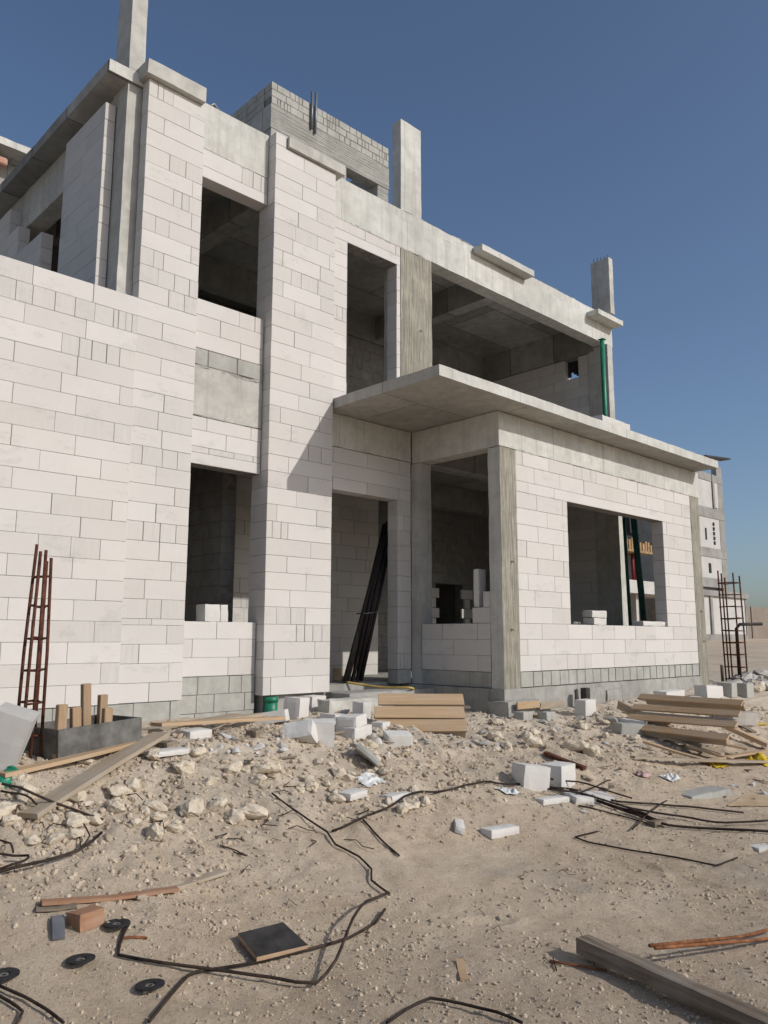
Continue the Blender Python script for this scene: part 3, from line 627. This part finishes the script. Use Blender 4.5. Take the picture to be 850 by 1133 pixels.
# around the middle pier and door
block('aerated_block',353,820,.20,.20,.24,.9,'white block standing forward of the pile before the middle pier',tilt=(.05,-.06))
block('aerated_block',333,820,.24,.14,.20,2.2,'tilted white block leaning behind the forward block',tilt=(.5,.15))
block('aerated_block',327,795,.22,.26,.2,.4,'upright white block directly below the middle pier')
block('aerated_block',346,786,.26,.20,.2,.2,'white block against the right foot of the middle pier')
block('aerated_block',297,800,.42,.12,.2,2.3,'flat pale block beside the green pipe stub',tilt=(.1,.15))
block('aerated_block',250,790,.40,.12,.22,.5,'grey block resting against the plinth below the bay window',mat=M_CMU)
block('aerated_block',214,818,.22,.11,.16,.2,'small white block among the boards left of the pier')
block('aerated_block',392,815,.30,.11,.2,.3,'lower block of the short pile before the door step')
block('aerated_block',389,814,.28,.10,.2,.5,'upper block of the short pile before the door step',lift=.105)
block('aerated_block',400,795,.13,.20,.16,.1,'small upright block left of the leaning board pallet')
block('aerated_block',372,797,.30,.10,.22,.15,'low white block lying between pier and door pile',tilt=(.05,.1))
block('aerated_block',421,806,.16,.10,.14,.3,'small low block right of the door pile')
block('aerated_block',439,822,.24,.12,.16,-.4,'white block fallen in front of the board pallet',tilt=(.25,.1))
block('aerated_block',416,779,.26,.13,.2,.1,'grey block on the edge of the door step',mat=M_CMU)
block('aerated_block',476,775,.36,.14,.24,.1,'long rounded white block at the foot of the porch side wall')
block('aerated_block',404,842,.28,.05,.22,.9,'tilted grey slab chunk among the stones of the mound',tilt=(.7,.2),mat=M_CMU,lift=.05)
block('aerated_block',438,883,.24,.07,.13,.15,'flat white block beside the kink of the long rod')
block('aerated_block',390,880,.20,.05,.12,.2,'flat pale block piece half buried left of the rod kink')
# right wing foot
block('aerated_block',648,790,.28,.20,.16,.08,'white block against the footing beside the black stake')
block('aerated_block',579,796,.22,.12,.14,.1,'left small grey block below the boards at the corner column',mat=M_CMU); block('aerated_block',605,796,.20,.12,.14,.05,'right small grey block below the boards at the corner column',mat=M_CMU)
block('aerated_block',741,777,.62,.20,.2,.04,'long white block lying below the right wing wall, left of two'); block('aerated_block',785,772,.62,.20,.2,.04,'long white block lying below the right wing wall, right of two')
block('aerated_block',769,777,.2,.10,.16,.3,'small white block piece between the two long blocks')
block('aerated_block',823,770,.36,.22,.22,.1,'grey hollow block under the right steel cage',mat=M_CMU); block('aerated_block',805,768,.26,.22,.22,.1,'dark grey block left of the one under the steel cage',mat=M_CMU)
block('aerated_block',815,800,.62,.17,.25,-.1,'pale grey block in the debris below the steel cage',mat=M_STONEG,tilt=(.05,.03))
block('aerated_block',704,812,.5,.13,.2,-.5,'grey block slab beside the broken pallet',mat=M_CMU,tilt=(0,.1))
block('aerated_block',707,800,.5,.08,.3,.2,'pale flat slab in the debris behind the broken pallet',tilt=(.1,.06))
# middle right
block('aerated_block',586,870,.26,.21,.2,-.35,'white block of a pair in the open, tipped towards the left',tilt=(.0,.16)); block('aerated_block',618,870,.26,.22,.2,.1,'upright white block of the pair in the open, right one',tilt=(0,-.03))
block('aerated_block',652,882,.42,.06,.2,-.35,'flat white slab right of the block pair',tilt=(.15,.05))
block('aerated_block',610,886,.32,.05,.12,-.1,'thin white slab in front of the block pair')
block('aerated_block',507,914,.30,.05,.07,.75,'narrow white block bar, left of two in the sand',tilt=(.25,0)); block('aerated_block',553,922,.30,.06,.11,-.05,'short white block, right of two in the sand')
block('aerated_block',842,935,.16,.03,.1,-.3,'thin white chip at the right edge of the sand')
block('cement_lump',777,879,.52,.07,.22,-.25,'rounded grey cement lump in the sand on the right','lump',mat=M_CMU)
block('aerated_block',-8,846,.30,.38,.22,.75,'large white block smeared with mortar at the left edge',mat=M_AACS)
for o_ in COL.objects:
    if o_.get('label','').startswith('large white block smeared'):
        p_=P(2,848); o_.matrix_world=Matrix.Translation(p_+Vector((-.05,0,-.03)))@Matrix.Rotation(R_(20),4,Vector((fw[0],fw[1],0)))@Matrix.Rotation(R_(62),4,'Z')
block('aerated_block',185,833,.30,.04,.14,.3,'thin white slab beside the black formwork box',tilt=(.0,.05))

def board(name,u0,v0,u1,v1,W,T,mat,label,cat='board',lift0=.01,lift1=.01,group=None,roll=0):
    a=P(u0,v0); b=P(u1,v1); a.z+=lift0; b.z+=lift1; d=b-a; L=d.length; x=d.normalized(); yv=Vector((0,0,1)).cross(x).normalized(); z=x.cross(yv)
    M=Matrix((( *[x[0],yv[0],z[0]],a[0]),(x[1],yv[1],z[1],a[1]),(x[2],yv[2],z[2],a[2]),(0,0,0,1)))@Matrix.Rotation(roll,4,'X')
    mb=MB(); n=max(2,int(L/.25)); bend=random.uniform(-.012,.012)
    vs=[];fs=[]
    for i in range(n+1):
        t=i/n; s_=bend*math.sin(math.pi*t)
        vs+=[(L*t,-W/2,s_),(L*t,W/2,s_),(L*t,W/2,T+s_),(L*t,-W/2,T+s_)]
    for i in range(n):
        for k in range(4): fs.append((i*4+k,(i+1)*4+k,(i+1)*4+(k+1)%4,i*4+(k+1)%4)[::-1])
    fs+=[(0,1,2,3)[::-1],(n*4,n*4+1,n*4+2,n*4+3)]
    mb.add(vs,fs); o=mb.build(name,mat); o.matrix_world=M
    return tag(o,label,cat,group) if label else o
board('plank',30,912,178,824,.125,.028,M_WOODO,'long weathered plank lying down the slope of the mound','plank',.03,.06)
board('plank',0,868,150,832,.09,.024,M_WOOD,'thin plank lying above the long one on the left','plank',.04,.05)
board('plank',140,822,262,800,.14,.025,M_WOODO,'top plank of the boards between formwork box and pier','plank',.05,.07)
board('plank',172,818,310,806,.11,.025,M_WOOD,'front plank of the boards between formwork box and pier','plank',.09,.08)
board('plank',205,812,300,796,.12,.025,M_WOODO,'back plank of the boards between formwork box and pier','plank',.05,.05)
for i,(u,v) in enumerate(((185,826),(282,814))): block('timber_offcut',u,v,.12,.07,.10,.4,('left','right')[i]+' wooden bearer under the boards before the pier','timber',mat=M_WOODG)
board('board_strip',45,1006,196,990,.05,.016,M_WOODR,'narrow brown batten crossing under the red wood block','batten',.020,.020)
board('plank',146,994,246,966,.10,.016,M_WOODO,'flat grey brown plank in the sand behind the wood block','plank',.004,.004)
board('board_strip',40,1007,84,1003,.06,.014,M_WOODG,'short grey board end left of the wood block','batten',.002,.002)
block('wood_block',95,1021,.125,.075,.11,.15,'square reddish wood block in the sand above the discs','wood block',mat=M_WOODR)
block('wood_block',148,992,.045,.02,.06,.4,'tiny dark wood offcut at the end of the grey brown plank','wood block',mat=M_WOODG)
board('metal_strip',65,1041,64,1018,.05,.010,M_GALV,'small dark grey strip beside the left discs','strip',.004,.012)
board('wood_chip',514,1086,509,1064,.035,.010,M_WOOD,'small yellow wood chip alone in the sand','chip',.003,.003)
board('stick',136,1040,163,1040,.010,.008,M_RUSTO,'short reddish stick beside the topmost disc','stick',.004,.004)
a_,b_=P(644,1050,.035),P(886,1162,.03); L_=(b_-a_).length; tb=tag(MB().rbox(0,L_,-.042,.042,-.012,.062,.04,.003).build('timber_beam',M_WOODG),'long heavy grey timber beam in the bottom right corner','timber')
x_=(b_-a_).normalized(); tb.matrix_world=Matrix.Translation(a_)@x_.to_track_quat('X','Z').to_matrix().to_4x4()
board('board_strip',603,836,647,853,.06,.03,M_RUST,'dark rusty strip lying behind the block pair','strip',.01,.01)
block('timber_offcut',727,913,.17,.05,.08,-.1,'short dark brown wood offcut on the bunch of rods','timber',mat=M_WOODG,lift=.02)
block('timber_offcut',677,877,.14,.03,.06,.5,'small wooden scrap on the flat white slab','timber',mat=M_WOODO,lift=.06)
# black plywood square
def quad_panel(name,px,T,mats,label,cat,lift=.02):
    pts=[P(*q) for q in px]; 
    for q in pts: q.z+=lift
    c=sum(pts,Vector())/4; mb=MB(); vs=[q-c for q in pts]; e=[v+Vector((0,0,T)) for v in vs]
    mb.add(vs+e,[(3,2,1,0),(4,5,6,7),(0,1,5,4),(1,2,6,5),(2,3,7,6),(3,0,4,7)],[1,0,1,1,1,1]); o=mb.build(name,mats); o.location=c; return tag(o,label,cat)
quad_panel('plywood_square',((284,1070),(341,1056),(313,1030),(263,1043)),.018,[M_BLKPLY,M_PLYE],'square black film faced plywood offcut in the foreground sand','plywood',.022)
quad_panel('cardboard_sheet',((806,893),(852,893),(852,882),(826,881)),.01,[M_CARD,M_CARD],'flat brown cardboard at the right edge','cardboard',.01)
# grinding discs
def disc(u,v,label):
    p=P(u,v); q=[ground_h(p.x+.055*math.cos(t*.785),p.y+.055*math.sin(t*.785)) for t in range(8)]; p.z=max(p.z,sum(sorted(q)[-4:])/4)+.004
    e=empty('grinding_disc',p,label,'grinding disc','worn grinding discs in the foreground',(random.uniform(-.05,.05),random.uniform(-.05,.05),random.random()*6))
    mb=MB(); n=40; prof=[(.011,.006),(.020,.006),(.024,.011),(.040,.0125),(.0575,.012),(.0575,.006),(.036,.006),(.011,.004)]
    vs=[(r*math.cos(2*math.pi*k/n),r*math.sin(2*math.pi*k/n),z) for r,z in prof for k in range(n)]
    fs=[(i*n+k,i*n+(k+1)%n,((i+1)%len(prof))*n+(k+1)%n,((i+1)%len(prof))*n+k)[::-1] for i in range(len(prof)) for k in range(n)]
    mb.add(vs,fs,0,smooth=False); mb.build('abrasive_disc',M_DISC,e)
    mb=MB(); pr=[(.0095,.0062),(.0175,.0068),(.0175,.0078),(.0095,.0082)]
    vs=[(r*math.cos(2*math.pi*k/n),r*math.sin(2*math.pi*k/n),z) for r,z in pr for k in range(n)]
    fs=[(i*n+k,i*n+(k+1)%n,((i+1)%4)*n+(k+1)%n,((i+1)%4)*n+k)[::-1] for i in range(4) for k in range(n)]
    mb.add(vs,fs); mb.build('hub_ring',M_HUB,e)
disc(129,1029,'black grinding disc touching the bent rod end, topmost of the four discs'); disc(89,1068,'black grinding disc in the middle of the row, below the topmost'); disc(166,1094,'black grinding disc lowest and furthest right of the four'); disc(4,1084,'black grinding disc cut by the left edge')
# formwork box with stakes
def frame_box():
    c=P(90,827); c.z-=.02; yaw=R_(12); e=empty('formwork_box',c,'black plywood formwork box with wooden stakes by the left wall','formwork',None,(0,R_(-2.5),yaw))
    L,W,H=.64,.44,.19
    for (x0,x1,y0,y1) in ((-L/2,L/2,-W/2,-W/2+.02),(-L/2,L/2,W/2-.02,W/2),(-L/2,-L/2+.02,-W/2+.022,W/2-.022),(L/2-.02,L/2,-W/2+.022,W/2-.022)):
        MB().cbox(x0,x1,y0,y1,0,H,.002).build('side_panel',mat_box,e)
    for (x,y,h,a) in ((-.29,-.18,.34,.05),(-.16,-.17,.31,-.03),(.06,-.175,.28,.04),(.15,.16,.42,-.02),(.28,.17,.33,.03)):
        M=Matrix.Translation((x,y,0))@Matrix.Rotation(a,4,'Y'); MB().cbox(-.032,.032,-.02,.02,.01,h,.004,M=M).build('stake',M_WOODZ,e)
mat_box=mat_plain('mortar_stained_plywood',(.13,.125,.115),0.8,0.45,6)
frame_box()
# wooden pallets
def pallet(name,a,b,W,label,n=6,L=None,tilt=0,mats=(M_WOOD,M_WOODO),lift=.0,roll=0,skew=0,bw=.10):
    p,q=P(*a),P(*b); c=(p+q)/2; c.z+=lift; d=q-p; yaw=math.atan2(d.y,d.x); L=L or d.length; e=empty(name,c,label,'pallet',None,(roll,tilt,yaw))
    rnd=random.Random(int(a[0]))
    for i in range(3):
        y=-W/2+.04+(W-.08)*i/2; MB().cbox(-L/2,L/2,y-.03,y+.03,0,.08,.004).build('bearer',M_WOODO,e) if n>2 else None
    for i in range(n):
        y=-W/2+bw/2+(W-bw)*i/(n-1); M=Matrix.Translation((rnd.uniform(-.03,.03),y,.082+rnd.uniform(0,.01)))@Matrix.Rotation(rnd.uniform(-1,1)*skew,4,'Z')
        MB().cbox(-L/2-rnd.uniform(0,.06),L/2+rnd.uniform(0,.06),-bw/2,bw/2,0,.022,.003,M=M).build('slat',mats[i%2],e)
    return e
pallet('board_pallet',(420,803),(512,812),.54,'orange brown board panel lying on rubble before the door, tipped towards us',n=3,mats=(M_WOOD,M_WOOD),lift=.10,roll=R_(38),bw=.162,skew=.012)
pallet('wooden_pallet',(716,806),(808,838),.64,'broken wooden pallet in front of the right wing, slats gaping',n=4,L=1.2,lift=.22,roll=R_(36),skew=.06,bw=.095,mats=(M_WOOD,M_WOOD))
board('plank',684,793,776,836,.03,.10,M_WOODO,'loose plank set on edge at the left of the broken pallet','plank',.10,.02)
board('plank',760,836,812,846,.11,.024,M_WOOD,'short pale plank leaning below the broken pallet','plank',.10,.04)
board('plank',716,815,800,842,.10,.024,M_WOODO,'plank under the lower edge of the broken pallet','plank',.03,.06)
board('plank',800,812,850,830,.10,.05,M_WOOD,'stout board end at the right of the broken pallet','plank',.08,.03)
board('plank',700,840,848,846,.08,.022,M_WOODO,'loose thin plank in front of the broken pallet','plank',.01,.02)
board('plank',795,792,835,814,.07,.022,M_WOODG,'grey loose plank behind the broken pallet','plank',.03,.03)
board('plank',436,786,520,789,.22,.02,M_WOODG,'dark plank resting on rubble before the porch','plank',.05,.06)
board('plank',712,828,790,848,.08,.022,M_WOOD,'tan plank splayed out in front of the broken pallet','plank',.06,.03)
board('plank',742,826,826,838,.09,.022,M_WOOD,'tan plank lying across the right half of the broken pallet heap','plank',.14,.08)
board('plank',690,800,742,812,.08,.02,M_WOOD,'short tan plank behind the left end of the broken pallet','plank',.12,.10)
board('plank',776,846,850,838,.07,.02,M_WOOD,'thin tan plank rising to the right edge below the pallet','plank',.02,.06)
# boards at the corner column
for (x0,x1,z,lab,m) in ((7.95,8.42,.60,'orange board nailed low at the corner column, left piece',M_WOOD),(8.40,8.95,.575,'paler board right of the orange one at the corner column',M_WOODO)):
    tag(MB().cbox(x0,x1,5.985,6.01,z,z+.085,.003).build('formwork_board',m,None,(x0,6.0,z)),lab,'board')
tag(MB().cbox(9.36,9.46,5.93,6.02,.36,.80,.006).build('black_stake',M_BLKPLY,None,(9.4,6.0,.36)),'black upright stake against the right wing footing','stake')
# green pipe stub and other green things
e=empty('pipe_stub',(5.52,7.62,.52),'short green pipe stub below the middle pier','pipe')
mb=MB(); mb.tube([(0,0,-.05),(0,0,.24)],.078,24); mb.build('pipe',M_GREEN,e); mb=MB(); mb.tube([(0,0,.205),(0,0,.262)],.086,24); mb.build('socket',M_GREEN,e)
p=P(0,868); e=empty('green_bucket',p,'green plastic bucket piece at the left edge','bucket',None,(0,1.2,.5)); mb=MB(); mb.tube([(0,0,-.02),(0,0,.10)],.045,20,r2=.055); mb.build('bucket_wall',M_GREEN,e); mb=MB(); mb.tube([(0,0,.092),(0,0,.106)],.060,20); mb.build('rim',M_GREEN,e)
def rag(u,v,w,mat,label,cat,h=.05,seed=1):
    p=P(u,v); mb=MB(); n=15; vs=[]
    for i in range(n):
        for j in range(n):
            x,y=(i/(n-1)-.5)*w,(j/(n-1)-.5)*w*.7; q=noise.noise_vector(Vector((x*5.5/w,y*5.5/w,seed)))
            vs.append((x+q.x*w*.12,y+q.y*w*.12,ground_h(p.x+x,p.y+y)-p.z+max(.003,.008+h*(.15+1.1*q.z)*(1-(2*i/(n-1)-1)**4)*(1-(2*j/(n-1)-1)**4))))
    vs2=[(a,b,c-.003) for a,b,c in vs]; k=n*n
    fs=[(i*n+j,(i+1)*n+j,(i+1)*n+j+1,i*n+j+1) for i in range(n-1) for j in range(n-1)]; fs2=[tuple(k+q for q in f[::-1]) for f in fs]
    mb.add(vs+vs2,fs+fs2,smooth=True); o=mb.build(name_of[cat],mat); o.location=p+Vector((0,0,.005)); return tag(o,label,cat)
name_of={'plastic':'plastic_scrap','net':'green_net','paper':'paper_scrap'}
rag(771,778,.30,M_GREEN,'crumpled green netting between blocks below the right wing','net',.06,3)
rag(792,847,.24,M_YEL,'flat yellow plastic scrap left of the larger yellow one','plastic',.02,5); rag(843,842,.30,M_YEL,'crumpled yellow plastic sheet at the right edge','plastic',.10,6)
rag(712,858,.16,M_PINK,'crumpled pink paper scrap in the sand','paper',.05,8); rag(742,862,.18,M_SHEET,'crumpled whitish plastic scrap right of the pink paper','plastic',.05,9)
rag(560,878,.20,M_SHEET,'crumpled white plastic scrap left of the rods','plastic',.05,11); rag(410,862,.2,M_SHEET,'flat whitish scrap of sheet near the tilted slab','plastic',.03,12)
rw=random.Random(91)
def litter(n,box,name,label,cat,group,mat,ln,r):
    k=0
    while k<n:
        p=P(rw.uniform(box[0],box[2]),rw.uniform(box[1],box[3]))
        if p.y>7.2 or (p.y>6.0 and p.x>7.8): continue
        k+=1; l=rw.uniform(*ln); mb=MB()
        if r>0: mb.tube([(-l/2,0,.004),(-l/6,rw.uniform(-.2,.2)*l,.006+rw.uniform(0,.03)),(l/5,rw.uniform(-.25,.25)*l,.008),(l/2,rw.uniform(-.3,.3)*l,.004)],r,5)
        else: mb.cbox(-l/2,l/2,-rw.uniform(.006,.02),rw.uniform(.006,.02),0,rw.uniform(.005,.012),.001)
        o=mb.build(name,mat); o.location=p+Vector((0,0,.006)); o.rotation_euler=(rw.uniform(-.15,.15),rw.uniform(-.2,.2),rw.uniform(0,6.3)); tag(o,label,cat,group)
litter(22,(130,795,480,850),'wood_splinter','small wood splinter among the rubble near the middle pier','wood scrap','wood splinters near the pier',M_WOODO,(.06,.25),0)
litter(22,(600,790,850,890),'wood_splinter','small wood splinter in the debris on the right','wood scrap','wood splinters on the right',M_WOODO,(.06,.28),0)
litter(26,(250,900,800,1100),'wire_scrap','tiny dark tie wire scrap in the open sand','wire','tie wire scraps in the sand',M_ROD,(.03,.11),.0018)
litter(22,(0,860,420,940),'wire_scrap','thin dark wire scrap on the foot of the mound','wire','wire scraps on the mound',M_ROD,(.06,.25),.003)
# posts and props standing in the house
def post(x,y,z0,z1,r,mat,label,lean=(0,0),name='steel_prop'):
    e=empty(name,(x,y,z0),label,'prop'); h=z1-z0
    mb=MB(); mb.tube([(0,0,.012),(lean[0],lean[1],h-.012)],r,14); mb.build('tube',mat,e)
    MB().cbox(-.06,.06,-.06,.06,0,.012,.002).build('base_plate',mat,e); MB().cbox(lean[0]-.06,lean[0]+.06,lean[1]-.06,lean[1]+.06,h-.012,h,.002).build('head_plate',mat,e)
post(13.08,7.66,4.484,7.08,.042,M_GREEN,'bright green post in the upper opening at the right corner')
pa,pb=onY(713,690,7.05),onY(701,570,7.05); kx=(pb.x-pa.x)/(pb.z-pa.z); post(pa.x-kx*(pa.z-.862),7.05,.862,4.335,.055,M_GREEND,'thick dark green prop inside the wide window',(kx*3.47,0))
pp=onY(696,640,7.25); post(pp.x,7.25,.862,4.335,.03,M_GREEND,'thin dark green prop left of the thick one inside the wide window',(-.10,0))
# black pipes leaning in the doorway
e=empty('pipe_bundle',(7.15,8.05,.87),'bundle of long black pipes leaning in the doorway','pipes')
rp=random.Random(4)
for i in range(8):
    a=(-.16+.045*i,rp.uniform(-.02,.05),.01); b=(.62+.022*i+rp.uniform(-.03,.03),.03+rp.uniform(0,.05),2.12+rp.uniform(-.16,.1)); MB().tube([a,b],.026,10).build('pipe',M_BLK,e)
MB().tube([(.18,-.06,.9),(.42,-.05,.93),(.42,.14,.93),(.18,.14,.9),(.18,-.06,.9)],.008,6).build('tie_wire',M_GALV,e)
block('aerated_block',0,0,.28,.2,.24,.3,'white block on the floor inside the doorway, left',pos=(6.95,8.5,.862),sink=0)
block('timber_offcut',0,0,.3,.16,.2,.5,'brown wood offcut on the floor inside the doorway','timber',pos=(7.35,8.75,.862),sink=0,mat=M_WOOD)
# yellow hose
def curve_pts(pts,n=10):
    pts=[Vector(p) for p in pts]; out=[]
    for i in range(len(pts)-1):
        p0,p1,p2,p3=pts[max(i-1,0)],pts[i],pts[i+1],pts[min(i+2,len(pts)-1)]
        for k in range(n):
            t=k/n; out.append(.5*((2*p1)+(p2-p0)*t+(2*p0-5*p1+4*p2-p3)*t*t+(3*p1-p0-3*p2+p3)*t**3))
    out.append(pts[-1]); return out
hp=[Vector((6.95,7.95,.88)),Vector((7.25,7.6,.82)),Vector((7.45,7.25,.815))]+[P(u,v,.03) for u,v in ((452,771),(480,777),(520,780),(560,787),(600,793))]
tag(MB().tube(curve_pts(hp),.014,8).build('hose',M_HOSE),'thin yellow hose running from the doorway past the porch','hose')
tag(MB().tube(curve_pts([P(u,v,.02) for u,v in ((793,793),(815,798),(840,801),(870,800))]),.02,8).build('hose',M_HOSE),'yellow hose lying at the right edge behind the pallet','hose')
# rebar cages
def cage(base,top_off,W,H,label,nst,r,mat,bars,spread=0.0):
    e=empty('rebar_cage',base,label,'rebar cage'); rnd=random.Random(9)
    for i,(x,y) in enumerate(bars):
        t=Vector((top_off[0]+x*spread,top_off[1]+y*spread,H+rnd.uniform(-.06,.06))); MB().tube([(x,y,-.1),(x*.5+t.x*.5+rnd.uniform(-.01,.01),y*.5+t.y*.5,H*.5),t],r,8).build('bar',mat,e)
    for k in range(nst):
        f=(k+.6)/(nst+.4); z=H*f; s_=1+(spread-1)*f; cx,cy=top_off[0]*f,top_off[1]*f
        ring=[(cx+x*s_,cy+y*s_,z+rnd.uniform(-.01,.01)) for x,y in ((-W-.012,-W-.012),(W+.012,-W-.012),(W+.012,W+.012),(-W-.012,W+.012),(-W-.012,-W-.012))]
        MB().tube(ring,r*.7,6).build('stirrup',mat,e)
    return e
b=P(30,836); cage(b,(.05,.08,0),.04,1.30,'rusty rebar cage leaning against the left wall, bars spread at the foot',6,.011,M_RUST,[(-.06,-.06),(.06,-.06),(.06,.06),(-.06,.06),(0,-.055),(-.02,.05)],.6)
b=P(816,756); b.z-=.05
cage(b,(-.12,-.02,0),.13,1.95,'dark rebar column cage standing beyond the right corner of the villa',9,.014,M_RUST,[(-.13,-.13),(.13,-.13),(.13,.13),(-.13,.13),(0,.13)],1.0)
q=P(819,757); tag(MB().tube([q,q+Vector((-.12,-.05,.95)),q+Vector((-.10,-.10,1.02)),q+Vector((.30,-.32,1.03))],.028,10).build('bent_pipe',M_BLK),'black bent pipe standing in front of the right rebar cage','pipe')
q=P(800,756); tag(MB().tube([q,q+Vector((0,0,.32))],.03,8).build('wooden_stake',M_WOODG),'short stake left of the right rebar cage','stake')
# rods and wires on the ground
def rod(px,label,r=.0065,lift=.012,mat=None,cat='rod',smooth=False,name='steel_rod',lifts=None,rigid=False):
    pts=[P(u,v) for u,v in px]
    out=[]
    for i in range(len(pts)-1):
        n=max(2,int((pts[i+1]-pts[i]).length/.08))
        for k in range(n):
            t=k/n; p=pts[i].lerp(pts[i+1],t); l0=(lifts[i]*(1-t)+lifts[i+1]*t) if lifts else lift
            if rigid: out.append(Vector((p.x,p.y,p.z+l0))); continue
            out.append(Vector((p.x,p.y,max(ground_h(p.x,p.y)+.3*l0,p.z)+l0*.7)))
    p=pts[-1]; out.append(Vector((p.x,p.y,p.z+(lifts[-1] if lifts else lift))))
    sm=[out[0]]+[Vector((out[i].x*.8+(out[i-1].x+out[i+1].x)*.1,out[i].y*.8+(out[i-1].y+out[i+1].y)*.1,(out[i-1].z+out[i].z*2+out[i+1].z)/4)) for i in range(1,len(out)-1)]+[out[-1]]
    return tag(MB().tube(sm,r,7).build(name,mat or M_ROD),label,cat)
rod([(301,881),(330,902),(363,924),(370,938),(398,952),(412,966),(410,978),(431,993)],'thin dark rod zigzagging down from the mound stones to the middle of the sand',.006,.02)
rod([(165,1136),(190,1104),(208,1083),(226,1078),(285,1069),(338,1056),(388,1042),(416,1026),(426,1010)],'long dark rod running under the black plywood square to the bottom edge',.007,.018)
rod([(143,1025),(136,1039),(128,1061),(175,1070),(226,1079),(303,1090),(352,1096),(372,1078),(390,1040),(405,1012),(430,994)],'bent dark rod starting at the topmost disc and looping back up the sand',.007,.05,lifts=[.015,.015,.012,.02,.03,.03,.02,.06,.10,.07,.03])
rod([(428,1138),(450,1123),(476,1109),(510,1116),(550,1126),(578,1138)],'angled dark rod at the bottom edge of the sand',.006,.02)
rod([(368,923),(405,906),(436,893),(447,884),(475,880),(550,870),(592,872),(640,877)],'very long dark rod reaching from the mound foot to the block pair',.008,.02)
rod([(600,872),(640,881),(680,896),(709,906),(740,916),(790,920),(855,923)],'thick dark rod of the bunch on the right, running to the right edge',.010,.02)
rod([(630,876),(684,890),(725,892),(762,895),(823,902)],'upper dark rod of the bunch on the right, ending in the sand',.008,.02)
rod([(655,884),(700,899),(740,906),(804,915),(855,912)],'middle dark rod of the bunch on the right, bent near its end',.008,.03)
rod([(612,876),(660,889),(705,903),(728,912)],'short dark rod of the bunch ending at the brown offcut',.009,.03)
rod([(640,893),(690,905),(735,917)],'lower short dark rod in front of the bunch',.006,.012)
rod([(606,880),(650,886),(690,899),(716,908)],'second short dark rod pressed against the bunch from below',.008,.05)
rod([(596,868),(640,874),(672,884),(700,893)],'dark rod lying over the flat slab into the bunch',.007,.07)
rod([(640,886),(662,878),(676,871)],'bent rod end sticking up out of the bunch',.006,.06)
rod([(700,922),(716,905),(738,890)],'dark rod end crossing the bunch steeply',.006,.03)
rod([(661,922),(635,928),(652,934),(720,946),(793,960),(816,951)],'hooked dark rod alone in the sand on the right',.006,.012)
rod([(402,909),(416,925),(430,939),(442,949)],'short dark rod branching below the very long rod',.006,.012)
rod([(0,893),(40,900),(80,907),(114,913)],'straight dark rod sticking out over the mound from the left edge',.007,.05,lifts=[.12,.09,.06,.03])
rod([(0,888),(22,890),(34,896),(40,903)],'short bent dark rod above the straight rod at the left edge',.006,.06)
rod([(112,932),(88,951),(60,961),(35,967),(-5,978)],'curved dark rod at the left edge below the mound',.008,.05)
rod([(-5,956),(34,958),(28,964),(-5,975)],'hairpin dark wire at the left edge',.006,.05)
rod([(-5,940),(12,944),(14,955)],'small dark wire loop at the left edge',.005,.05)
rod([(-5,1095),(28,1109),(50,1122),(70,1138)],'upper dark rod in the bottom left corner',.006,.02)
rod([(-5,1104),(12,1114),(26,1124),(18,1138)],'lower bent dark rod in the bottom left corner',.006,.015)
rod([(243,938),(262,944),(275,950),(258,945)],'tiny dark wire hairpin in the sand below the mound',.004,.012)
rod([(88,950),(100,935),(92,922)],'thin wire arching over stones at the mound foot',.004,.05)
rod([(720,1076),(770,1062),(820,1049),(858,1034)],'upper rusty rod leaning on the timber beam',.008,.05,M_RUSTO,lifts=[.11,.08,.05,.03],rigid=True)
rod([(726,1079),(780,1064),(830,1052),(860,1042)],'lower rusty rod leaning on the timber beam',.008,.04,M_RUSTO,lifts=[.11,.075,.045,.02],rigid=True)
rod([(608,1066),(640,1071),(672,1077)],'reddish stick in the shadow of the timber beam',.006,.010,M_RUSTO,'stick',name='stick')
rod([(612,1062),(616,1076)],'tiny dark twig at the end of the reddish stick',.003,.008,None,'twig',name='twig')
# plank on the canopy's right end, rebar tips on the caps
pa,pb=onY(776,506,6.3),onY(803,509.5,6.3); tag(MB().cbox(0,pb.x-pa.x,-.1,.1,0,.03,.003).build('plank',M_BLKPLY),'dark plank lying on the far right end of the canopy','plank').matrix_world=Matrix.Translation(pa)@Matrix.Rotation(-math.atan2(pb.z-pa.z,pb.x-pa.x),4,'Y')
tag(MB().tube([(4.52,7.80,7.752),(4.60,7.80,7.83),(4.72,7.82,7.752)],.02,6).build('wire_hook',M_GALV),'bent pale wire hook on the roof edge beam','wire')

# ------------------------------------------------------------------ light
EL=R_(30.6); to_sun=Vector((.72,-1.82,1.157)).normalized(); AZS=math.atan2(.72,-1.82)
sun=bpy.data.lights.new('sun','SUN'); sun.energy=2.6; sun.angle=R_(0.55); sun.color=(1.0,.965,.91)
so=bpy.data.objects.new('sun',sun); COL.objects.link(so); so.rotation_euler=to_sun.to_track_quat('Z','Y').to_euler(); so.location=(10,-20,20)
w=bpy.data.worlds.new('World'); S.world=w; w.use_nodes=True; nt=w.node_tree; bg=nt.nodes['Background']
sky=nt.nodes.new('ShaderNodeTexSky'); sky.sky_type='NISHITA'; sky.sun_disc=False; sky.sun_elevation=EL; sky.sun_rotation=AZS; sky.altitude=700; sky.air_density=1.0; sky.dust_density=3.2; sky.ozone_density=3.1
nt.links.new(sky.outputs[0],bg.inputs[0]); bg.inputs[1].default_value=0.1
S.view_settings.view_transform='Standard'; S.view_settings.look='None'; S.view_settings.exposure=0.12; S.view_settings.gamma=1.0
S.render.engine='CYCLES'; S.cycles.max_bounces=8
